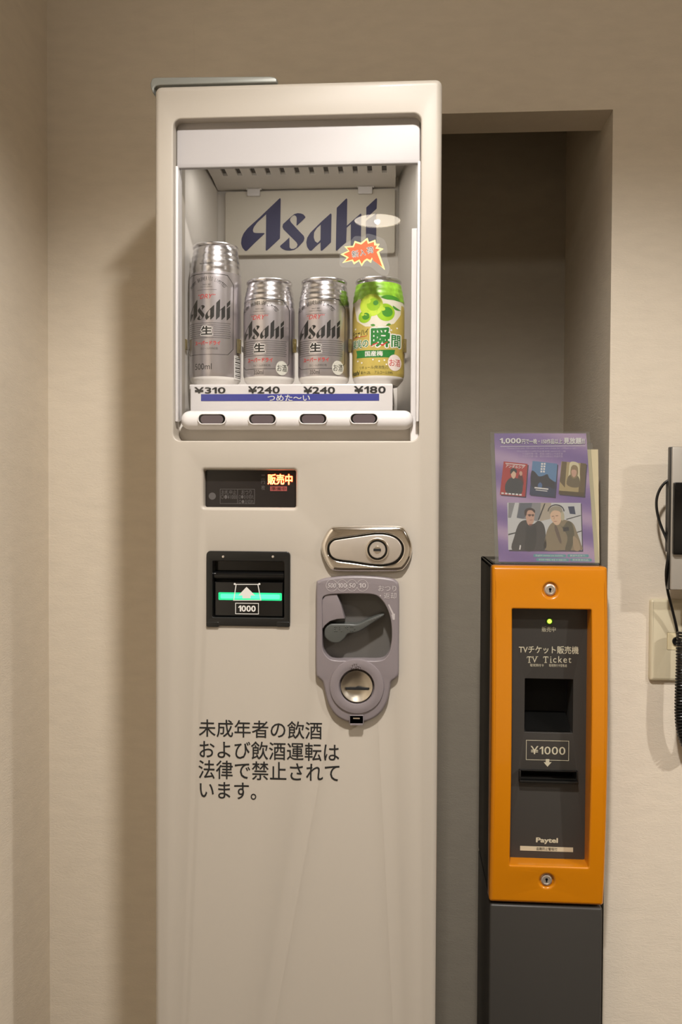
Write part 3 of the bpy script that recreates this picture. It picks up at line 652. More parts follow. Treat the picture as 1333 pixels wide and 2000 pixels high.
def silver_art(t, wr, kind, y):
    """y: dict of photo heights for each band"""
    c = y['cx']; k = []; red = []; gr = []; wh = []; md = []
    x0, x1 = y['fx']; ft, fb = y['fy']
    ch = 10
    k += wr.line([(x0+2, ft+4), (x0+10, ft+.6), (c, ft), (x1-ch, ft+2), (x1, ft+ch+9), (x1-.5, fb-ch-2), (x1-ch+1, fb), (c, fb+.5), (x0+7, fb), (x0+1, fb-7)], .9)
    # arched company lettering
    s = 'ASAHI BREWERIES LIMITED'; ax, ay, ar, bx = c-1, y['arc']+37, 36.5, y['ab']
    for i, q in enumerate(s):
        if q == ' ': continue
        a = math.radians(-52+104*i/(len(s)-1)); px_, py_ = ax+bx*math.sin(a), ay-ar*math.cos(a)
        m = text_mesh(q)
        q_ = bounds(m); hw = 2.3*(q_[2]-q_[0])
        k.append(wr.put(m, (px_-hw, py_-3.6, px_+hw, py_+3.6), .00012, -a*.8))
    gr += [wr.text('SINCE 1889', (c-9, y['arc']+11, c+7, y['arc']+13.5)), wr.text('TOKYO JAPAN', (c-14, y['arc']+16, c+10, y['arc']+18.5))] + wr.line([(c-20, y['arc']+22.5), (c+18, y['arc']+22.5)], .6)
    a0 = circ(c-1, y['arc']+36, y['ab']+3.5, 36.5, 18, 215, 240); a1 = circ(c-1, y['arc']+36, y['ab']+3.5, 36.5, 18, 300, 325)
    gr += wr.line(a0, .6)+wr.line(a1, .6)
    red.append(wr.text('“DRY”', (c-18, y['dry']+1, c+16, y['dry']+10), shear=.3))
    xs = [p[0] for L in LOGO for p in L]; ys = [p[1] for L in LOGO for p in L]
    lm = curve_mesh(Plane((0, 0, 0), (1, 0, 0), (0, 1, 0)), [[(p[0]*.001, -p[1]*.001) for p in L] for L in LOGO], 0)
    k.append(wr.put(lm, (y['lx'][0], y['logo'], y['lx'][1], y['logo']+y['lh']), .00012))
    for i in range(8):
        yy = y['band']+i*4.1; ww = 1.5
        md += wr.line([(x0+3+(1 if i % 2 else 0), yy), (c-14 if 1 < i < 7 else c, yy)], ww) + wr.line([(c+13 if 1 < i < 7 else c, yy), (x1-5-(1 if i % 2 else 0), yy)], ww)
    b = (c-12.5, y['nama'], c+10.5, y['nama']+18)
    wh += [wr.text('生', (b[0]-1.3, b[1]-1.3, b[2]+1.3, b[3]+1.3), .00016, bold=.09)]
    k += [wr.text('生', b, .00024, bold=.035)]
    red.append(wr.text('スーパードライ', (c-25, y['super'], c+25, y['super']+8.5), bold=.03))
    gr.append(wr.text('生ビール(非熱処理)', (c-13, y['super']+13, c+21, y['super']+18)))
    k.append(wr.text('ASAHI BREWERIES', (c-16, y['ntxt'], c+13, y['ntxt']+3), -.0012 if kind != 'tall' else -.0006))
    k.append(wr.text('500ml' if kind == 'tall' else '350ml', y['ml'], .00012))
    obj('label_print', [(gr, M_cangray), (md, mat('mid grey can print', (112, 108, 109), .4, .4)), (k, M_canblack), (red, M_canred), (wh, M_canwhite)], t, label='black, grey and red printed lettering')
def round_sticker(t, wr, cx, cy, rx, ry, txtmat, discmat):
    obj('sticker', [(wr.shape([circ(cx, cy, rx, ry)], .0003), discmat), (wr.text('お酒', (cx-rx*.8, cy-7, cx+rx*.8, cy+7), .00042), txtmat)], t, label='round pale sticker')

tall, wt, H5 = make_can('beer_can', 'tall silver beer can over the ¥310 price, leftmost on the shelf', 414.5, 481, 'tall', M_alub)
silver_art(tall, wt, 'tall', dict(cx=409, fx=(365, 456), fy=(531.5, 690.5), arc=541, ab=43, dry=571, lx=(370, 451), logo=582, lh=41, band=629, nama=634.5, super=664, ntxt=509, ml=(384, 708.5, 418, 720.5)))
obj('barcode', [(wt.shape([[(457, 690), (467, 690), (467, 737), (457, 737)]], .0002), M_canwhite), ([wt.shape([[(458.5, yy), (465.5, yy), (465.5, yy+h_), (458.5, yy+h_)]], .0003) for yy, h_ in [(692, 1.2), (695, 2.2), (699, 1), (702, 2.4), (707, 1.2), (710, 1), (713, 2.5), (718, 1.2), (721, 2.2), (726, 1), (729, 2), (733, 1.4)]], M_canblack)], tall)
can, wc, H3 = make_can('beer_can', 'short silver beer can standing directly right of the tall can', 521.5, 551.5, 'short', M_alub)
silver_art(can, wc, 'short', dict(cx=511, fx=(474, 565), fy=(581.5, 719.5), arc=590, ab=42, dry=613, lx=(477, 556), logo=624, lh=37.5, band=665, nama=669.5, super=698, ntxt=568.5, ml=(499, 722, 518, 730.5)))
round_sticker(can, wc, 552, 717.5, 10.5, 14, M_canblack, mat('pale grey sticker', (206, 204, 192), .5))
c2x = YP(CY-.02).uv(630.5, 640)[0]
def copy_thing(o, loc, label):
    r = o.copy(); col.objects.link(r); r.location = loc; r['label'] = label
    for chd in list(o.children):
        c = chd.copy(); col.objects.link(c); c.parent = r
        for g in chd.children:
            d = g.copy(); col.objects.link(d); d.parent = c
    return r
can2 = copy_thing(can, (c2x, CY, zs), 'short silver beer can standing next to the green fruit can')
for o in (tall, can, can2): o['group'] = 'silver beer cans in the display window'
lime, wl, H6 = make_can('fruit_drink_can', 'gold and green fruit drink can at the right end of the shelf', 738.5, 551, 'lime', M_gold)
D = YP(CY-CR)
fruit = []; leaf = []; lite = []; pale = []; dg = []; red = []; wh = []; blk = []
pale.append(wl.shape([[(692, 590), (700, 583), (735, 581), (776, 583), (784, 592), (783, 612), (770, 632), (745, 640), (715, 638), (698, 625)]], .00008))
leaf += [wl.shape([smooth_closed([(707, 585), (716, 579), (730, 577), (735, 580), (722, 584), (712, 588)], 4)], .00012), wl.shape([smooth_closed([(745, 582), (757, 577), (776, 580), (781, 587), (768, 586), (756, 586)], 4)], .00012)]
for fx, fy, fr, mm in ((726.5, 597, 22.5, 'l'), (754, 611, 17.5, 'd'), (713.5, 618.5, 12.5, 'd')):
    (lite if mm == 'l' else fruit).append(wl.shape([circ(fx, fy, fr, fr*.97)], .00016 if mm == 'l' else .00013))
    (fruit if mm == 'l' else leaf).append(wl.shape([circ(fx+fr*.18, fy-fr*.05, fr*.58, fr*.55)], .0002 if mm == 'l' else .00017))
    lite.append(wl.shape([circ(fx-fr*.3, fy-fr*.35, fr*.25, fr*.2)], .00024))
leaf.append(wl.shape([smooth_closed([(731, 590), (737, 588), (740, 594), (735, 598), (730, 595)], 4)], .00028))
leaf += [wl.shape([smooth_closed([(768, 597), (778, 602), (783, 604), (775, 605), (769, 602)], 4)], .0002)]
lite += [wl.shape([[(705, 583), (716, 581), (714, 586), (706, 588)]], .0001)]
blk += [wl.text('チューハイ', (690, 643, 721, 656), rot=.06, bold=.015)]
red += wl.line([(690, 658), (700, 656.5), (712, 657), (718, 656)], 1.2)
dg += [wl.text('果実の', (690, 662, 721, 679), bold=.02)]
wh += [wl.text('瞬', (723.5, 637.5, 764.5, 681.5), .00014, bold=.09), wl.text('間', (763, 651.5, 784.5, 680), .00014, bold=.09), wl.text('果実の', (689, 661, 722, 680), .0001, bold=.08)]
dg += [wl.text('瞬', (725.5, 640, 762.5, 679), .00024, bold=.03), wl.text('間', (765, 654, 782.5, 678), .00024, bold=.02)]
red += [wl.line([(726, 676), (737, 671), (748, 675), (757, 669)], 2.6, .0003)]
red = [q for r_ in red for q in (r_ if isinstance(r_, list) else [r_])]
leaf += [wl.shape([smooth_closed([(725, 635), (731, 634), (734, 637), (728, 638)], 3)], .0002), wl.shape([smooth_closed([(755, 636), (760, 632), (764, 634), (759, 637)], 3)], .0002)]
dg += [wl.shape([[(696.5, 683), (735, 685), (772.5, 682.5), (771, 690), (772.5, 698), (735, 699), (697.5, 698), (698.5, 691)]], .00014)]
wh += [wl.text('国産梅', (714.5, 686, 749, 696.5), .0002, bold=.02)]
wh += [wl.shape([circ(x, y, 1.6)], .0001) for x, y in ((703, 655), (776, 640), (700, 704), (708, 708), (730, 703), (742, 706), (752, 704), (765, 645), (695, 640), (756, 712))]
blk += [wl.text('リキュール(発泡性)①', (704, 714.5, 760, 722)), wl.text('果汁1.2%', (706, 724.5, 725, 731)), wl.text('アルコール分4%', (733, 724.5, 768, 731)), wl.text('Asahi', (689, 722, 704, 731.5), shear=.3, bold=.03)]
obj('label_print', [(pale, M_palegold), (fruit, M_lime), (lite, M_limel), (leaf, M_leaf), (wh, M_canwhite), (dg, M_dgreen), (red, M_canred), (blk, mat('dark olive print', (62, 66, 34), .5))], lime, label='green fruit picture and lettering')
M_leafmix = mat('leafy green print', (128, 176, 50), .35, var=.45, bscale=140)
obj('leaf_band', [([can_lathe(lime.location.x, CY, [(r+.0002, zs+z) for r, z in neck_profile(H6, CR, False)[2:]], 72)], M_leafmix)], lime, label='lime green printed band round the neck')
round_sticker(lime, wl, 771.5, 708, 13, 16, M_canred, mat('pale pink sticker', (232, 218, 210), .5))

# ------------------------------------------------------------------ ticket machine in the niche
YE, BOW = 1.215, .016
TPn = YP(YE-.006)
tx0, tx1 = TPn.uv(961, 1300)[0], TPn.uv(1187.5, 1300)[0]
tz1, tz0 = TPn.uv(1075, 1107)[1], TPn.uv(1068, 1770)[1]
tm = thing('ticket_machine', 'narrow orange and charcoal ticket machine standing in the wall niche', 'ticket machine', ((tx0+tx1)/2, YE+.12, 0))
EP = YP(YE)
ob_ = rr(tx0, tz0, tx1, tz1, .004, 6)
hole = rr(*box_uv(TPn, 998.5, 1190, 1153, 1692), .0015, 3)
zc, hz = (tz0+tz1)/2, (tz1-tz0)/2
def bowy(z): return -BOW*(1-((z-zc)/hz)**2)
def bow(bm):
    for k in range(1, 20):
        bmesh.ops.bisect_plane(bm, geom=bm.verts[:]+bm.edges[:]+bm.faces[:], plane_co=(0, 0, tz0+(tz1-tz0)*k/20), plane_no=(0, 0, 1))
    for v in bm.verts:
        if v.co.y < YE+.012: v.co.y += bowy(v.co.z)
    recalc(bm)
k1, k2 = EP.uv(1075, 1152), EP.uv(1068, 1718)
kh = [[(c[0]+.0092*math.cos(2*math.pi*i/28), c[1]+.0092*math.sin(2*math.pi*i/28)) for i in range(28)] for c in (k1, k2)]
cov = obj('front_cover', [(soft_plate(EP, ob_, [(hole, .0025, -.02), (kh[0], .004, -.006), (kh[1], .004, -.006)], 0, -.02, .005), M_orange)], tm, deform=bow, label='glossy orange bowed front frame')
for c in (k1, k2):
    KPn = EP.shift(-bowy(c[1])-.005)
    lkk = obj('lock', [(lathe(KPn, c, [(.0105, -.002), (.0085, .0002), (.0072, .0006), (.0070, .0026), (.0062, .003), (.0052, .003), (.0050, .0022), (.0001, .0022)], 36), M_satin), (lathe(KPn, c, [(.0118, .001), (.0090, .0005), (.006, .0004)], 36), M_orange)], tm, deform=recalc)
    obj('keyhole', [(slab(KPn, rr(c[0]-.0010, c[1]-.003, c[0]+.0010, c[1]+.002, .0006), .002, .0026), M_hole), (slab(KPn, [(c[0]+.0018*math.cos(i*.5236), c[1]+.001+.0018*math.sin(i*.5236)) for i in range(12)], .002, .0026), M_hole)], lkk)
PY = YE+.020
pl = YP(PY)
hb = box_uv(pl, 990, 1186, 1160, 1698)
rec = RR(pl, 1025.5, 1326, 1120, 1431, 1)
sl = RR(pl, 1018, 1505.5, 1126, 1523, 1)
obj('panel', [(soft_plate(pl, rr(hole[0][0] if False else tx0+.014, tz0+.02, tx1-.014, tz1-.03, .001), [(rec, .0006, -.05), (sl, .0004, -.03)], 0, -.004, .0005), M_char),
              (flat(pl, offs(rec, -.001), -.05), M_hole), (flat(pl, offs(sl, -.001), -.03), M_hole)], tm, deform=recalc, label='charcoal recessed front panel')
wq = box_uv(pl, 1025.5, 1326, 1120, 1431)
obj('ticket_tray', [(pydata([(wq[0]+.002, PY+.048, wq[1]+.018), (wq[2]-.002, PY+.048, wq[1]+.018), (wq[2]-.002, PY+.004, wq[1]+.001), (wq[0]+.002, PY+.004, wq[1]+.001)], [(0, 1, 2, 3)]), M_blackp)], tm)
sq = box_uv(pl, 1013.5, 1503.5, 1128.5, 1526)
obj('note_slot', [([boxm(sq[0], sq[2], PY-.010, PY+.001, sq[1], sq[1]+.0035, .0008), boxm(sq[0], sq[0]+.0022, PY-.009, PY+.001, sq[1], sq[3], .0006), boxm(sq[2]-.0022, sq[2], PY-.006, PY+.001, sq[1], sq[3], .0006), boxm(sq[0], sq[2], PY-.003, PY+.001, sq[3]-.0016, sq[3], .0005)], M_blackp)], tm, label='black banknote slot lip')
lc = pl.uv(1074, 1213.5)
obj('indicator_light', [(lathe(pl, lc, [(.0001, .0030), (.0018, .0026), (.0028, .0014), (.0030, .0002)], 24), M_ledg), (lathe(pl, lc, [(.0030, .0002), (.0044, .0012), (.005, .0002)], 24), M_blackp)], tm, label='small green lit indicator')
ts_ = [text(pl, '販売中', 1059, 1224, 1086, 1234)]
tk = [text(pl, 'TVチケット販売機', 1014, 1261.5, 1131, 1276.5, bold=.012), text(pl, '電視預付卡', 1036, 1296.5, 1063, 1302), text(pl, '電視預付卡發售處', 1073, 1297, 1108, 1302.5)]
tp_ = [      text(pl, '¥1000', 1037, 1457.5, 1105, 1473.5, bold=.006), flat(pl, frame_px(pl, 1028, 1446, 1112, 1485, 1.), .0003),
      flat(pl, PX(pl, [(1066.5, 1482.5), (1073.5, 1482.5), (1073.5, 1488.5), (1078, 1488.5), (1070, 1497.5), (1062.5, 1488.5), (1066.5, 1488.5)]), .0004)]
tm_ = [text(pl, 'Paytel', 1047.5, 1636, 1090.5, 1648.5, bold=.04)]
# slab-serif line TV Ticket: letters with drawn serifs
def serif_text(pl, s, x0, y0, x1, y1):
    ms = [text(pl, s, x0, y0, x1, y1)]
    return ms
ser = [(1028.5, 1041, 1282, 1), (1060.5, 1072, 1282, 1)]
tk += [text(pl, 'T', 1029.5, 1282, 1039.5, 1294), text(pl, 'V', 1039.8, 1282, 1050, 1294), text(pl, 'T', 1061.5, 1282, 1071.5, 1294), text(pl, 'icket', 1075.5, 1281.5, 1116.5, 1294.3, spacing=1.25)]
for xa, xb, yy in ((1032, 1037, 1294), (1039, 1043, 1282.4), (1047, 1051.5, 1282.4), (1064, 1069, 1294), (1075, 1079, 1294)): tk.append(flat(pl, RR(pl, xa, yy-.6, xb, yy+.6), .0003))
for xa in (1029.5, 1038.7, 1061.5, 1070.7): tk.append(flat(pl, RR(pl, xa, 1282, xa+1, 1285.5), .0003))
obj('title_lettering', [(tk, M_cream)], tm, label='cream title lettering')
obj('price_lettering', [(tp_, M_cream)], tm, label='cream price box and arrow')
obj('maker_lettering', [(tm_, M_cream)], tm)
obj('status_lettering', [(ts_, M_cream)], tm)
obj('notice_strip', [(flat(pl, RR(pl, 1016.5, 1653.5, 1120, 1662.5), .0003), M_cream), (text(pl, '盗難防止警報付', 1048, 1655, 1089, 1661, .0005), M_char)], tm, label='narrow cream notice strip')
bx_l, bx_r = tx0+.0015, tx1-.0015
YBK = YE+.19
obj('housing', [(boxm(bx_l, bx_r, YE+.0201, YBK, tz0-.002, tz1-.001, .002), M_chard)], tm) if False else obj('housing', [([boxm(bx_l, bx_l+.006, YE+.018, YBK, tz0-.002, tz1-.001, .0015), boxm(bx_r-.006, bx_r, YE+.018, YBK, tz0-.002, tz1-.001, .0015), boxm(bx_l, bx_r, YE+.018, YBK, tz1-.007, tz1-.001, .0015), boxm(bx_l, bx_r, YBK-.006, YBK, tz0, tz1-.002), boxm(bx_l, bx_r, YE+.018, YBK, tz0-.002, tz0+.004, .0015)], M_chard)], tm)
obj('pedestal', [(boxm(tx0+.0010, tx1-.0012, YE+.001, YBK, 0, tz0-.0035, .003, 3), M_char)], tm, label='charcoal lower cabinet')

# ------------------------------------------------------------------ acrylic stand with leaflets
zt_ = tz1-.001
A0 = Vector((TPn.uv(1068, 1100)[0], YE+.034, zt_)); lean = math.radians(8)
Vd = Vector((0, math.sin(lean), math.cos(lean)))
Q = Plane(A0, (1, .0, 0), tuple(Vd))
ql, qr = Q.uv(962, 960)[0], Q.uv(1161, 960)[0]; qt = Q.uv(1055, 843.5)[1]
st = thing('leaflet_stand', 'clear acrylic leaflet stand on top of the orange ticket machine', 'leaflet stand', tuple(A0))
out_q = [(Q.uv(967, 1100)[0], .0012), (Q.uv(1171, 1100)[0], .0012), (Q.uv(1152, 844)[0], qt), (Q.uv(958, 844)[0], qt)]
back_q = [(out_q[0][0]+.002, .0012), (out_q[1][0], .0012), (out_q[2][0]+.006, qt-.014), (out_q[3][0], qt-.014)]
obj('front_sheet', [(slab(Q, out_q, 0, .0018, .0004), M_acrylic)], st, label='clear acrylic front sheet')
obj('back_sheet', [(slab(Q, back_q, -.0105, -.0088, .0004), M_acrylic)], st, label='clear acrylic back sheet')
foot_y1 = A0.y+.07
obj('base', [(boxm(out_q[0][0]+A0.x, out_q[1][0]+A0.x, A0.y-.002, foot_y1, zt_, zt_+.002, .0005), M_acrylic)], st)
mp = bpy.data.materials.new('purple leaflet'); mp.use_nodes = True; nt = mp.node_tree; pb_ = nt.nodes['Principled BSDF']; pb_.inputs['Roughness'].default_value = .35
tc = nt.nodes.new('ShaderNodeTexCoord'); wv = nt.nodes.new('ShaderNodeTexWave'); wv.wave_type = 'BANDS'; wv.bands_direction = 'DIAGONAL'
wv.inputs['Scale'].default_value = 5; wv.inputs['Distortion'].default_value = 5; wv.inputs['Detail'].default_value = 1.2; wv.inputs['Detail Scale'].default_value = .6
mpn = nt.nodes.new('ShaderNodeMapping'); mpn.inputs['Scale'].default_value = (.6, 1, 2.2); nt.links.new(tc.outputs['Object'], mpn.inputs[0]); nt.links.new(mpn.outputs[0], wv.inputs[0])
cr = nt.nodes.new('ShaderNodeValToRGB'); cr.color_ramp.elements[0].color = rgb((130, 104, 164)); cr.color_ramp.elements[1].color = rgb((184, 156, 192)); cr.color_ramp.elements.new(.55).color = rgb((154, 126, 178))
nt.links.new(wv.outputs['Fac'], cr.inputs[0]); nt.links.new(cr.outputs[0], pb_.inputs['Base Color'])
lf_q = [(Q.uv(975, 1098)[0], .004), (Q.uv(1163, 1098)[0], .004), (Q.uv(1146, 846)[0], qt-.002), (Q.uv(966, 846)[0], qt-.002)]
W = -.0008
lf = obj('leaflet', [(slab(Q, lf_q, W-.0006, W), mp)], None)
origin(lf, tuple(A0))
tag(lf, 'purple leaflet with film pictures held in the clear acrylic stand', 'leaflet')
lf2 = obj('leaflet', [(slab(Q, [(lf_q[0][0]+.006, .004), (out_q[1][0]+.0015, .004), (out_q[2][0]+.0125, qt-.024), (lf_q[3][0]+.01, qt-.024)], -.0060, -.0045), mat('pale leaflet edge', (196, 184, 150), .6))], None)
origin(lf2, tuple(A0)); tag(lf2, 'pale leaflet tucked behind the purple leaflet, edge showing at right', 'leaflet')
e0 = W+.0001
def fl(pts, e=0): return flat(Q, PX(Q, pts), e0+e)
def fs(pts, e=0, n=4): return flat(Q, PX(Q, smooth_closed(pts, n)), e0+e)
def lt(s, x0, y0, x1, y1, e=.0002, **k): return text(Q, s, x0, y0, x1, y1, wd=e0+e, **k)
c_ = lambda n, v: mat(n, v, .5)
lw = c_('leaflet white', (232, 226, 226)); ldk = c_('leaflet dark', (52, 44, 70))
tl_ = [('1,000', 977, 855.5, 1018.5, 867.5, .03), ('円で一晩・150作品以上', 1020, 857, 1099, 867, .02), ('見放題!!', 1101.5, 854.5, 1143, 867.5, .035)]
obj('title_lettering', [([lt(s, a-.6, b+.9, c+.9, d+.9, .0001, bold=bo+.03) for s, a, b, c, d, bo in tl_], ldk), ([lt(s, a, b, c, d, .0002, bold=bo) for s, a, b, c, d, bo in tl_] + [fl([(978, 871.4), (1144, 870.2), (1144, 871), (978, 872.2)], .0002)], lw)], lf, label='white headline lettering')
obj('small_lettering', [([lt('Choose from over 150 videos of your own choice for 1,000yen a night.', 991, 873.5, 1128, 877.5), lt('可以从超过150部作品里选择1000日元一晚', 1010, 879.5, 1106, 883), lt('千日圓可看一晚、超過150部以上作品可選', 1021, 884, 1100, 888.2), lt('千日元可看一晚、超过150部以上作品可选', 1021, 889, 1100, 893.2)], c_('leaflet lilac', (196, 176, 206)))], lf)
# three small covers
skin = c_('print skin', (206, 160, 138)); skin2 = c_('print pale skin', (222, 184, 156)); hair = c_('print black hair', (28, 24, 24)); jk = c_('print dark jacket', (50, 50, 56))
def cover(nm, quad, base, extra, label):
    obj(nm, [(fl([(x+2, y+2.2) for x, y in quad], .00008), ldk), (fl(quad, .00015), base)] + extra, lf, label=label)
cover('film_cover', [(984.5, 901), (1031.5, 906), (1026.5, 970), (977, 966)], c_('print red', (176, 42, 38)),
  [(fs([(990, 962), (987, 950), (992, 938), (1001, 932), (1010, 934), (1019, 938), (1022, 950), (1019, 964), (1004, 967)], .0002), jk), (fs([(1012, 948), (1013, 930), (1018, 926), (1022, 932), (1023, 948)], .00018), c_('print dark red', (92, 26, 28))),
   (fs([(999, 924), (1003, 918), (1008, 921), (1008, 930), (1004, 935), (1000, 931)], .00025), skin2), (fs([(998, 926), (998, 917), (1004, 914), (1010, 918), (1009, 924), (1004, 920)], .0003), hair), (fs([(1015, 923), (1018, 920), (1021, 923), (1020, 928), (1017, 929)], .0003), skin),
   ([fl([(988, 904), (1027, 908), (1027, 909.5), (988, 905.5)], .00025), lt('アンダルシア', 988.5, 908, 1025.5, 914.5, .0003, bold=.02, shear=.2, rot=-.09)] + [fl([(980+w_*7, 961.5+w_*.6), (985+w_*7, 962+w_*.6), (984.7+w_*7, 965+w_*.6), (979.7+w_*7, 964.5+w_*.6)], .0003) for w_ in range(6)], lw)], 'red cover with dark jacketed figure')
cover('film_cover', [(1041, 900), (1089.5, 905.5), (1084.5, 971), (1035, 966)], c_('print blue', (92, 132, 176)),
  [(fl([(1038, 935), (1087, 941), (1084.5, 971), (1035, 966)], .00018), c_('print navy', (42, 52, 84))), (fs([(1037, 940), (1039, 920), (1046, 922), (1053, 930), (1062, 929), (1070, 926), (1074, 934), (1084, 942), (1083, 955), (1070, 950), (1055, 958), (1042, 952)], .00022), c_('print crowd', (36, 34, 46))),
   (fs([(1051, 948), (1056, 942), (1060, 948), (1056, 956)], .00026), c_('print mid blue', (72, 102, 150))), ([fl([(1058+c3*5-r3*.5, 904+r3*5), (1061.5+c3*5-r3*.5, 904.4+r3*5), (1061.2+c3*5-r3*.5, 907.8+r3*5), (1057.7+c3*5-r3*.5, 907.4+r3*5)], .0003) for r3 in range(4) for c3 in range(2)] + [fl([(1045, 951), (1072, 954), (1071.6, 956.6), (1044.6, 953.6)], .0003), fl([(1047, 956), (1070, 958.6), (1069.7, 960), (1046.7, 957.4)], .0003)], lw)], 'blue cover with dark crowd')
cover('film_cover', [(1097.5, 901), (1146, 905.5), (1142, 970), (1092, 965)], c_('print gold', (178, 156, 110)),
  [(fl([(1094, 940), (1098.5, 901), (1108, 902), (1104, 952)], .00018), c_('print olive', (104, 84, 50))), (fl([(1130, 968), (1135, 904), (1146, 905.5), (1142, 970)], .00018), c_('print olive', (104, 84, 50))), (fs([(1112, 920), (1114, 904), (1122, 901.5), (1131, 906), (1133, 920), (1132, 945), (1112, 942)], .0002), c_('print cream', (222, 208, 172))),
   (fs([(1108, 946), (1110, 932), (1117, 926), (1127, 928), (1133, 936), (1132, 950), (1120, 952)], .00024), c_('print taupe', (110, 94, 66))), (fs([(1115, 922), (1117, 911), (1123, 908), (1129, 912), (1130, 924), (1127, 932), (1121, 935), (1116, 930)], .00026), c_('print ash hair', (146, 122, 84))), (fs([(1117, 919), (1122, 917), (1127, 920), (1126, 928), (1122, 932), (1118, 928)], .0003), skin), (fl([(1092.5, 958), (1142.5, 962), (1142, 970), (1092, 965)], .0002), c_('print brown', (84, 66, 36)))], 'gold cover with pale haired figure')
# large photograph of two men by an aeroplane
ph = c_('print cabin', (206, 204, 206)); gry = c_('print grey', (140, 138, 142)); kh_ = c_('print khaki', (138, 122, 96)); khd = c_('print dark khaki', (90, 82, 62)); blk_ = c_('print charcoal', (58, 54, 54)); bl2 = c_('print near black', (36, 34, 35))
shade_ = c_('print brown shades', (92, 62, 54))
X, Y_ = (lambda z: 920+z*.225), (lambda z: 820+z*.225)
Zp = lambda L: [(X(a), Y_(b)) for a, b in L]
obj('photo_print', [(fl(Zp([(325, 725), (965, 728), (978, 1145), (335, 1140)]), .00006), ldk), (fl(Zp([(318, 718), (957, 720), (968, 1132), (327, 1128)]), .00012), ph),
  (fl(Zp([(420, 720), (640, 720), (585, 880), (400, 850)]), .00016), gry), (fl(Zp([(430, 722), (535, 722), (520, 800), (455, 860), (400, 850)]), .00018), c_('print smoke', (96, 100, 112))), (fl(Zp([(330, 720), (385, 720), (350, 850), (325, 850)]), .00017), gry), (fl(Zp([(610, 720), (700, 720), (690, 860), (600, 880)]), .00018), c_('print beige', (180, 166, 150))), (fl(Zp([(845, 752), (900, 750), (912, 820), (862, 815)]), .00016), c_('print navy', (42, 52, 84))),
  (fl(Zp([(830, 860), (957, 825), (958, 832), (832, 868)]), .00017), bl2), (fl(Zp([(327, 990), (390, 975), (390, 985), (327, 1002)]), .00017), bl2), (fl(Zp([(880, 985), (963, 960), (963, 968), (880, 995)]), .00017), bl2), (fl(Zp([(640, 725), (650, 725), (595, 870), (582, 870)]), .00019), bl2),
  (fs(Zp([(360, 1128), (380, 1010), (420, 900), (480, 870), (540, 905), (590, 875), (635, 910), (652, 1000), (645, 1128), (500, 1130)]), .00022), blk_), (fs(Zp([(490, 905), (520, 940), (560, 900), (575, 1000), (550, 1128), (470, 1128), (480, 1000)]), .00024), bl2), (fl(Zp([(420, 1126), (428, 1085), (438, 1090), (432, 1127)]), .00026), lw),
  (fs(Zp([(478, 815), (490, 780), (530, 770), (556, 800), (552, 850), (545, 890), (520, 915), (495, 905), (482, 860)]), .00028), skin), (fs(Zp([(470, 830), (468, 790), (490, 768), (530, 765), (558, 785), (556, 808), (530, 785), (495, 790), (482, 830)]), .00032), c_('print brown hair', (58, 38, 34))), (fs(Zp([(500, 822), (512, 818), (524, 822), (522, 834), (511, 838), (502, 834)]), .00034), shade_), (fs(Zp([(530, 822), (541, 818), (551, 822), (549, 834), (540, 838), (532, 834)]), .00034), shade_), (fl(Zp([(486, 822), (551, 820), (551, 823), (486, 825)]), .00035), shade_), (fl(Zp([(512, 868), (538, 866), (538, 870), (512, 872)]), .00034), c_('print lip', (150, 84, 76))), (fl(Zp([(505, 905), (535, 905), (530, 918), (510, 918)]), .0003), c_('print shirt red', (132, 68, 66))),
  (fs(Zp([(645, 1128), (650, 1010), (690, 910), (760, 870), (830, 870), (890, 900), (925, 980), (960, 1080), (962, 1130), (800, 1132)]), .00022), kh_), (fs(Zp([(760, 890), (800, 930), (840, 880), (880, 900), (900, 1000), (870, 1128), (820, 1128), (840, 1010)]), .00024), khd), (fs(Zp([(735, 910), (760, 950), (790, 1060), (770, 1060), (730, 950)]), .00026), c_('print brown shirt', (104, 84, 72))), (fl(Zp([(800, 935), (850, 930), (855, 960), (805, 970)]), .00027), bl2), (fs(Zp([(890, 1010), (935, 1050), (950, 1128), (900, 1128)]), .00026), c_('print tan', (166, 142, 112))),
  (fs(Zp([(692, 810), (720, 775), (770, 775), (795, 810), (790, 860), (770, 905), (740, 912), (710, 880), (695, 850)]), .00028), skin2), (fs(Zp([(690, 820), (685, 780), (720, 750), (775, 752), (800, 790), (800, 850), (785, 840), (778, 800), (730, 785), (702, 800)]), .00032), c_('print grey hair', (158, 148, 130))), (fl(Zp([(705, 836), (724, 833), (724, 838), (705, 841)]), .00034), shade_), (fl(Zp([(738, 831), (760, 829), (760, 834), (738, 836)]), .00034), shade_), (fl(Zp([(722, 880), (748, 878), (748, 882), (722, 884)]), .00034), c_('print lip', (150, 84, 76))), (fl(Zp([(724, 840), (730, 840), (728, 864), (720, 864)]), .00033), c_('print nose', (196, 150, 126))),
  (flat(Q, [PX(Q, circ(X(742), Y_(795), 16.5, 14, 16, 180, 360))+PX(Q, list(reversed(circ(X(742), Y_(795), 14.5, 12, 16, 180, 360))))], e0+.00036), bl2), (fs(Zp([(785, 810), (805, 800), (815, 850), (800, 875), (785, 860)]), .00037), c_('print headset', (188, 178, 150)))], lf, label='photograph of two men beside an aeroplane')
tq = mat('leaflet teal', (92, 156, 166), .5); pills = []; ptx = []
for s, a, b, c in (('English movies are available.', 1042.5, 1082.5, 1106.5), ('英語作品有り。', 1109, 1082.5, 1151), ('한국어 작품도 보실 수 있습니다.', 1048, 1090.5, 1112.5), ('配有英语作品。', 1114.5, 1090.8, 1157)):
    pills.append(flat(Q, RR(Q, a, b, c, b+5.6, 2.8), e0+.0001)); ptx.append(lt(s, a+5, b+1.1, c-5, b+4.6, .0002))
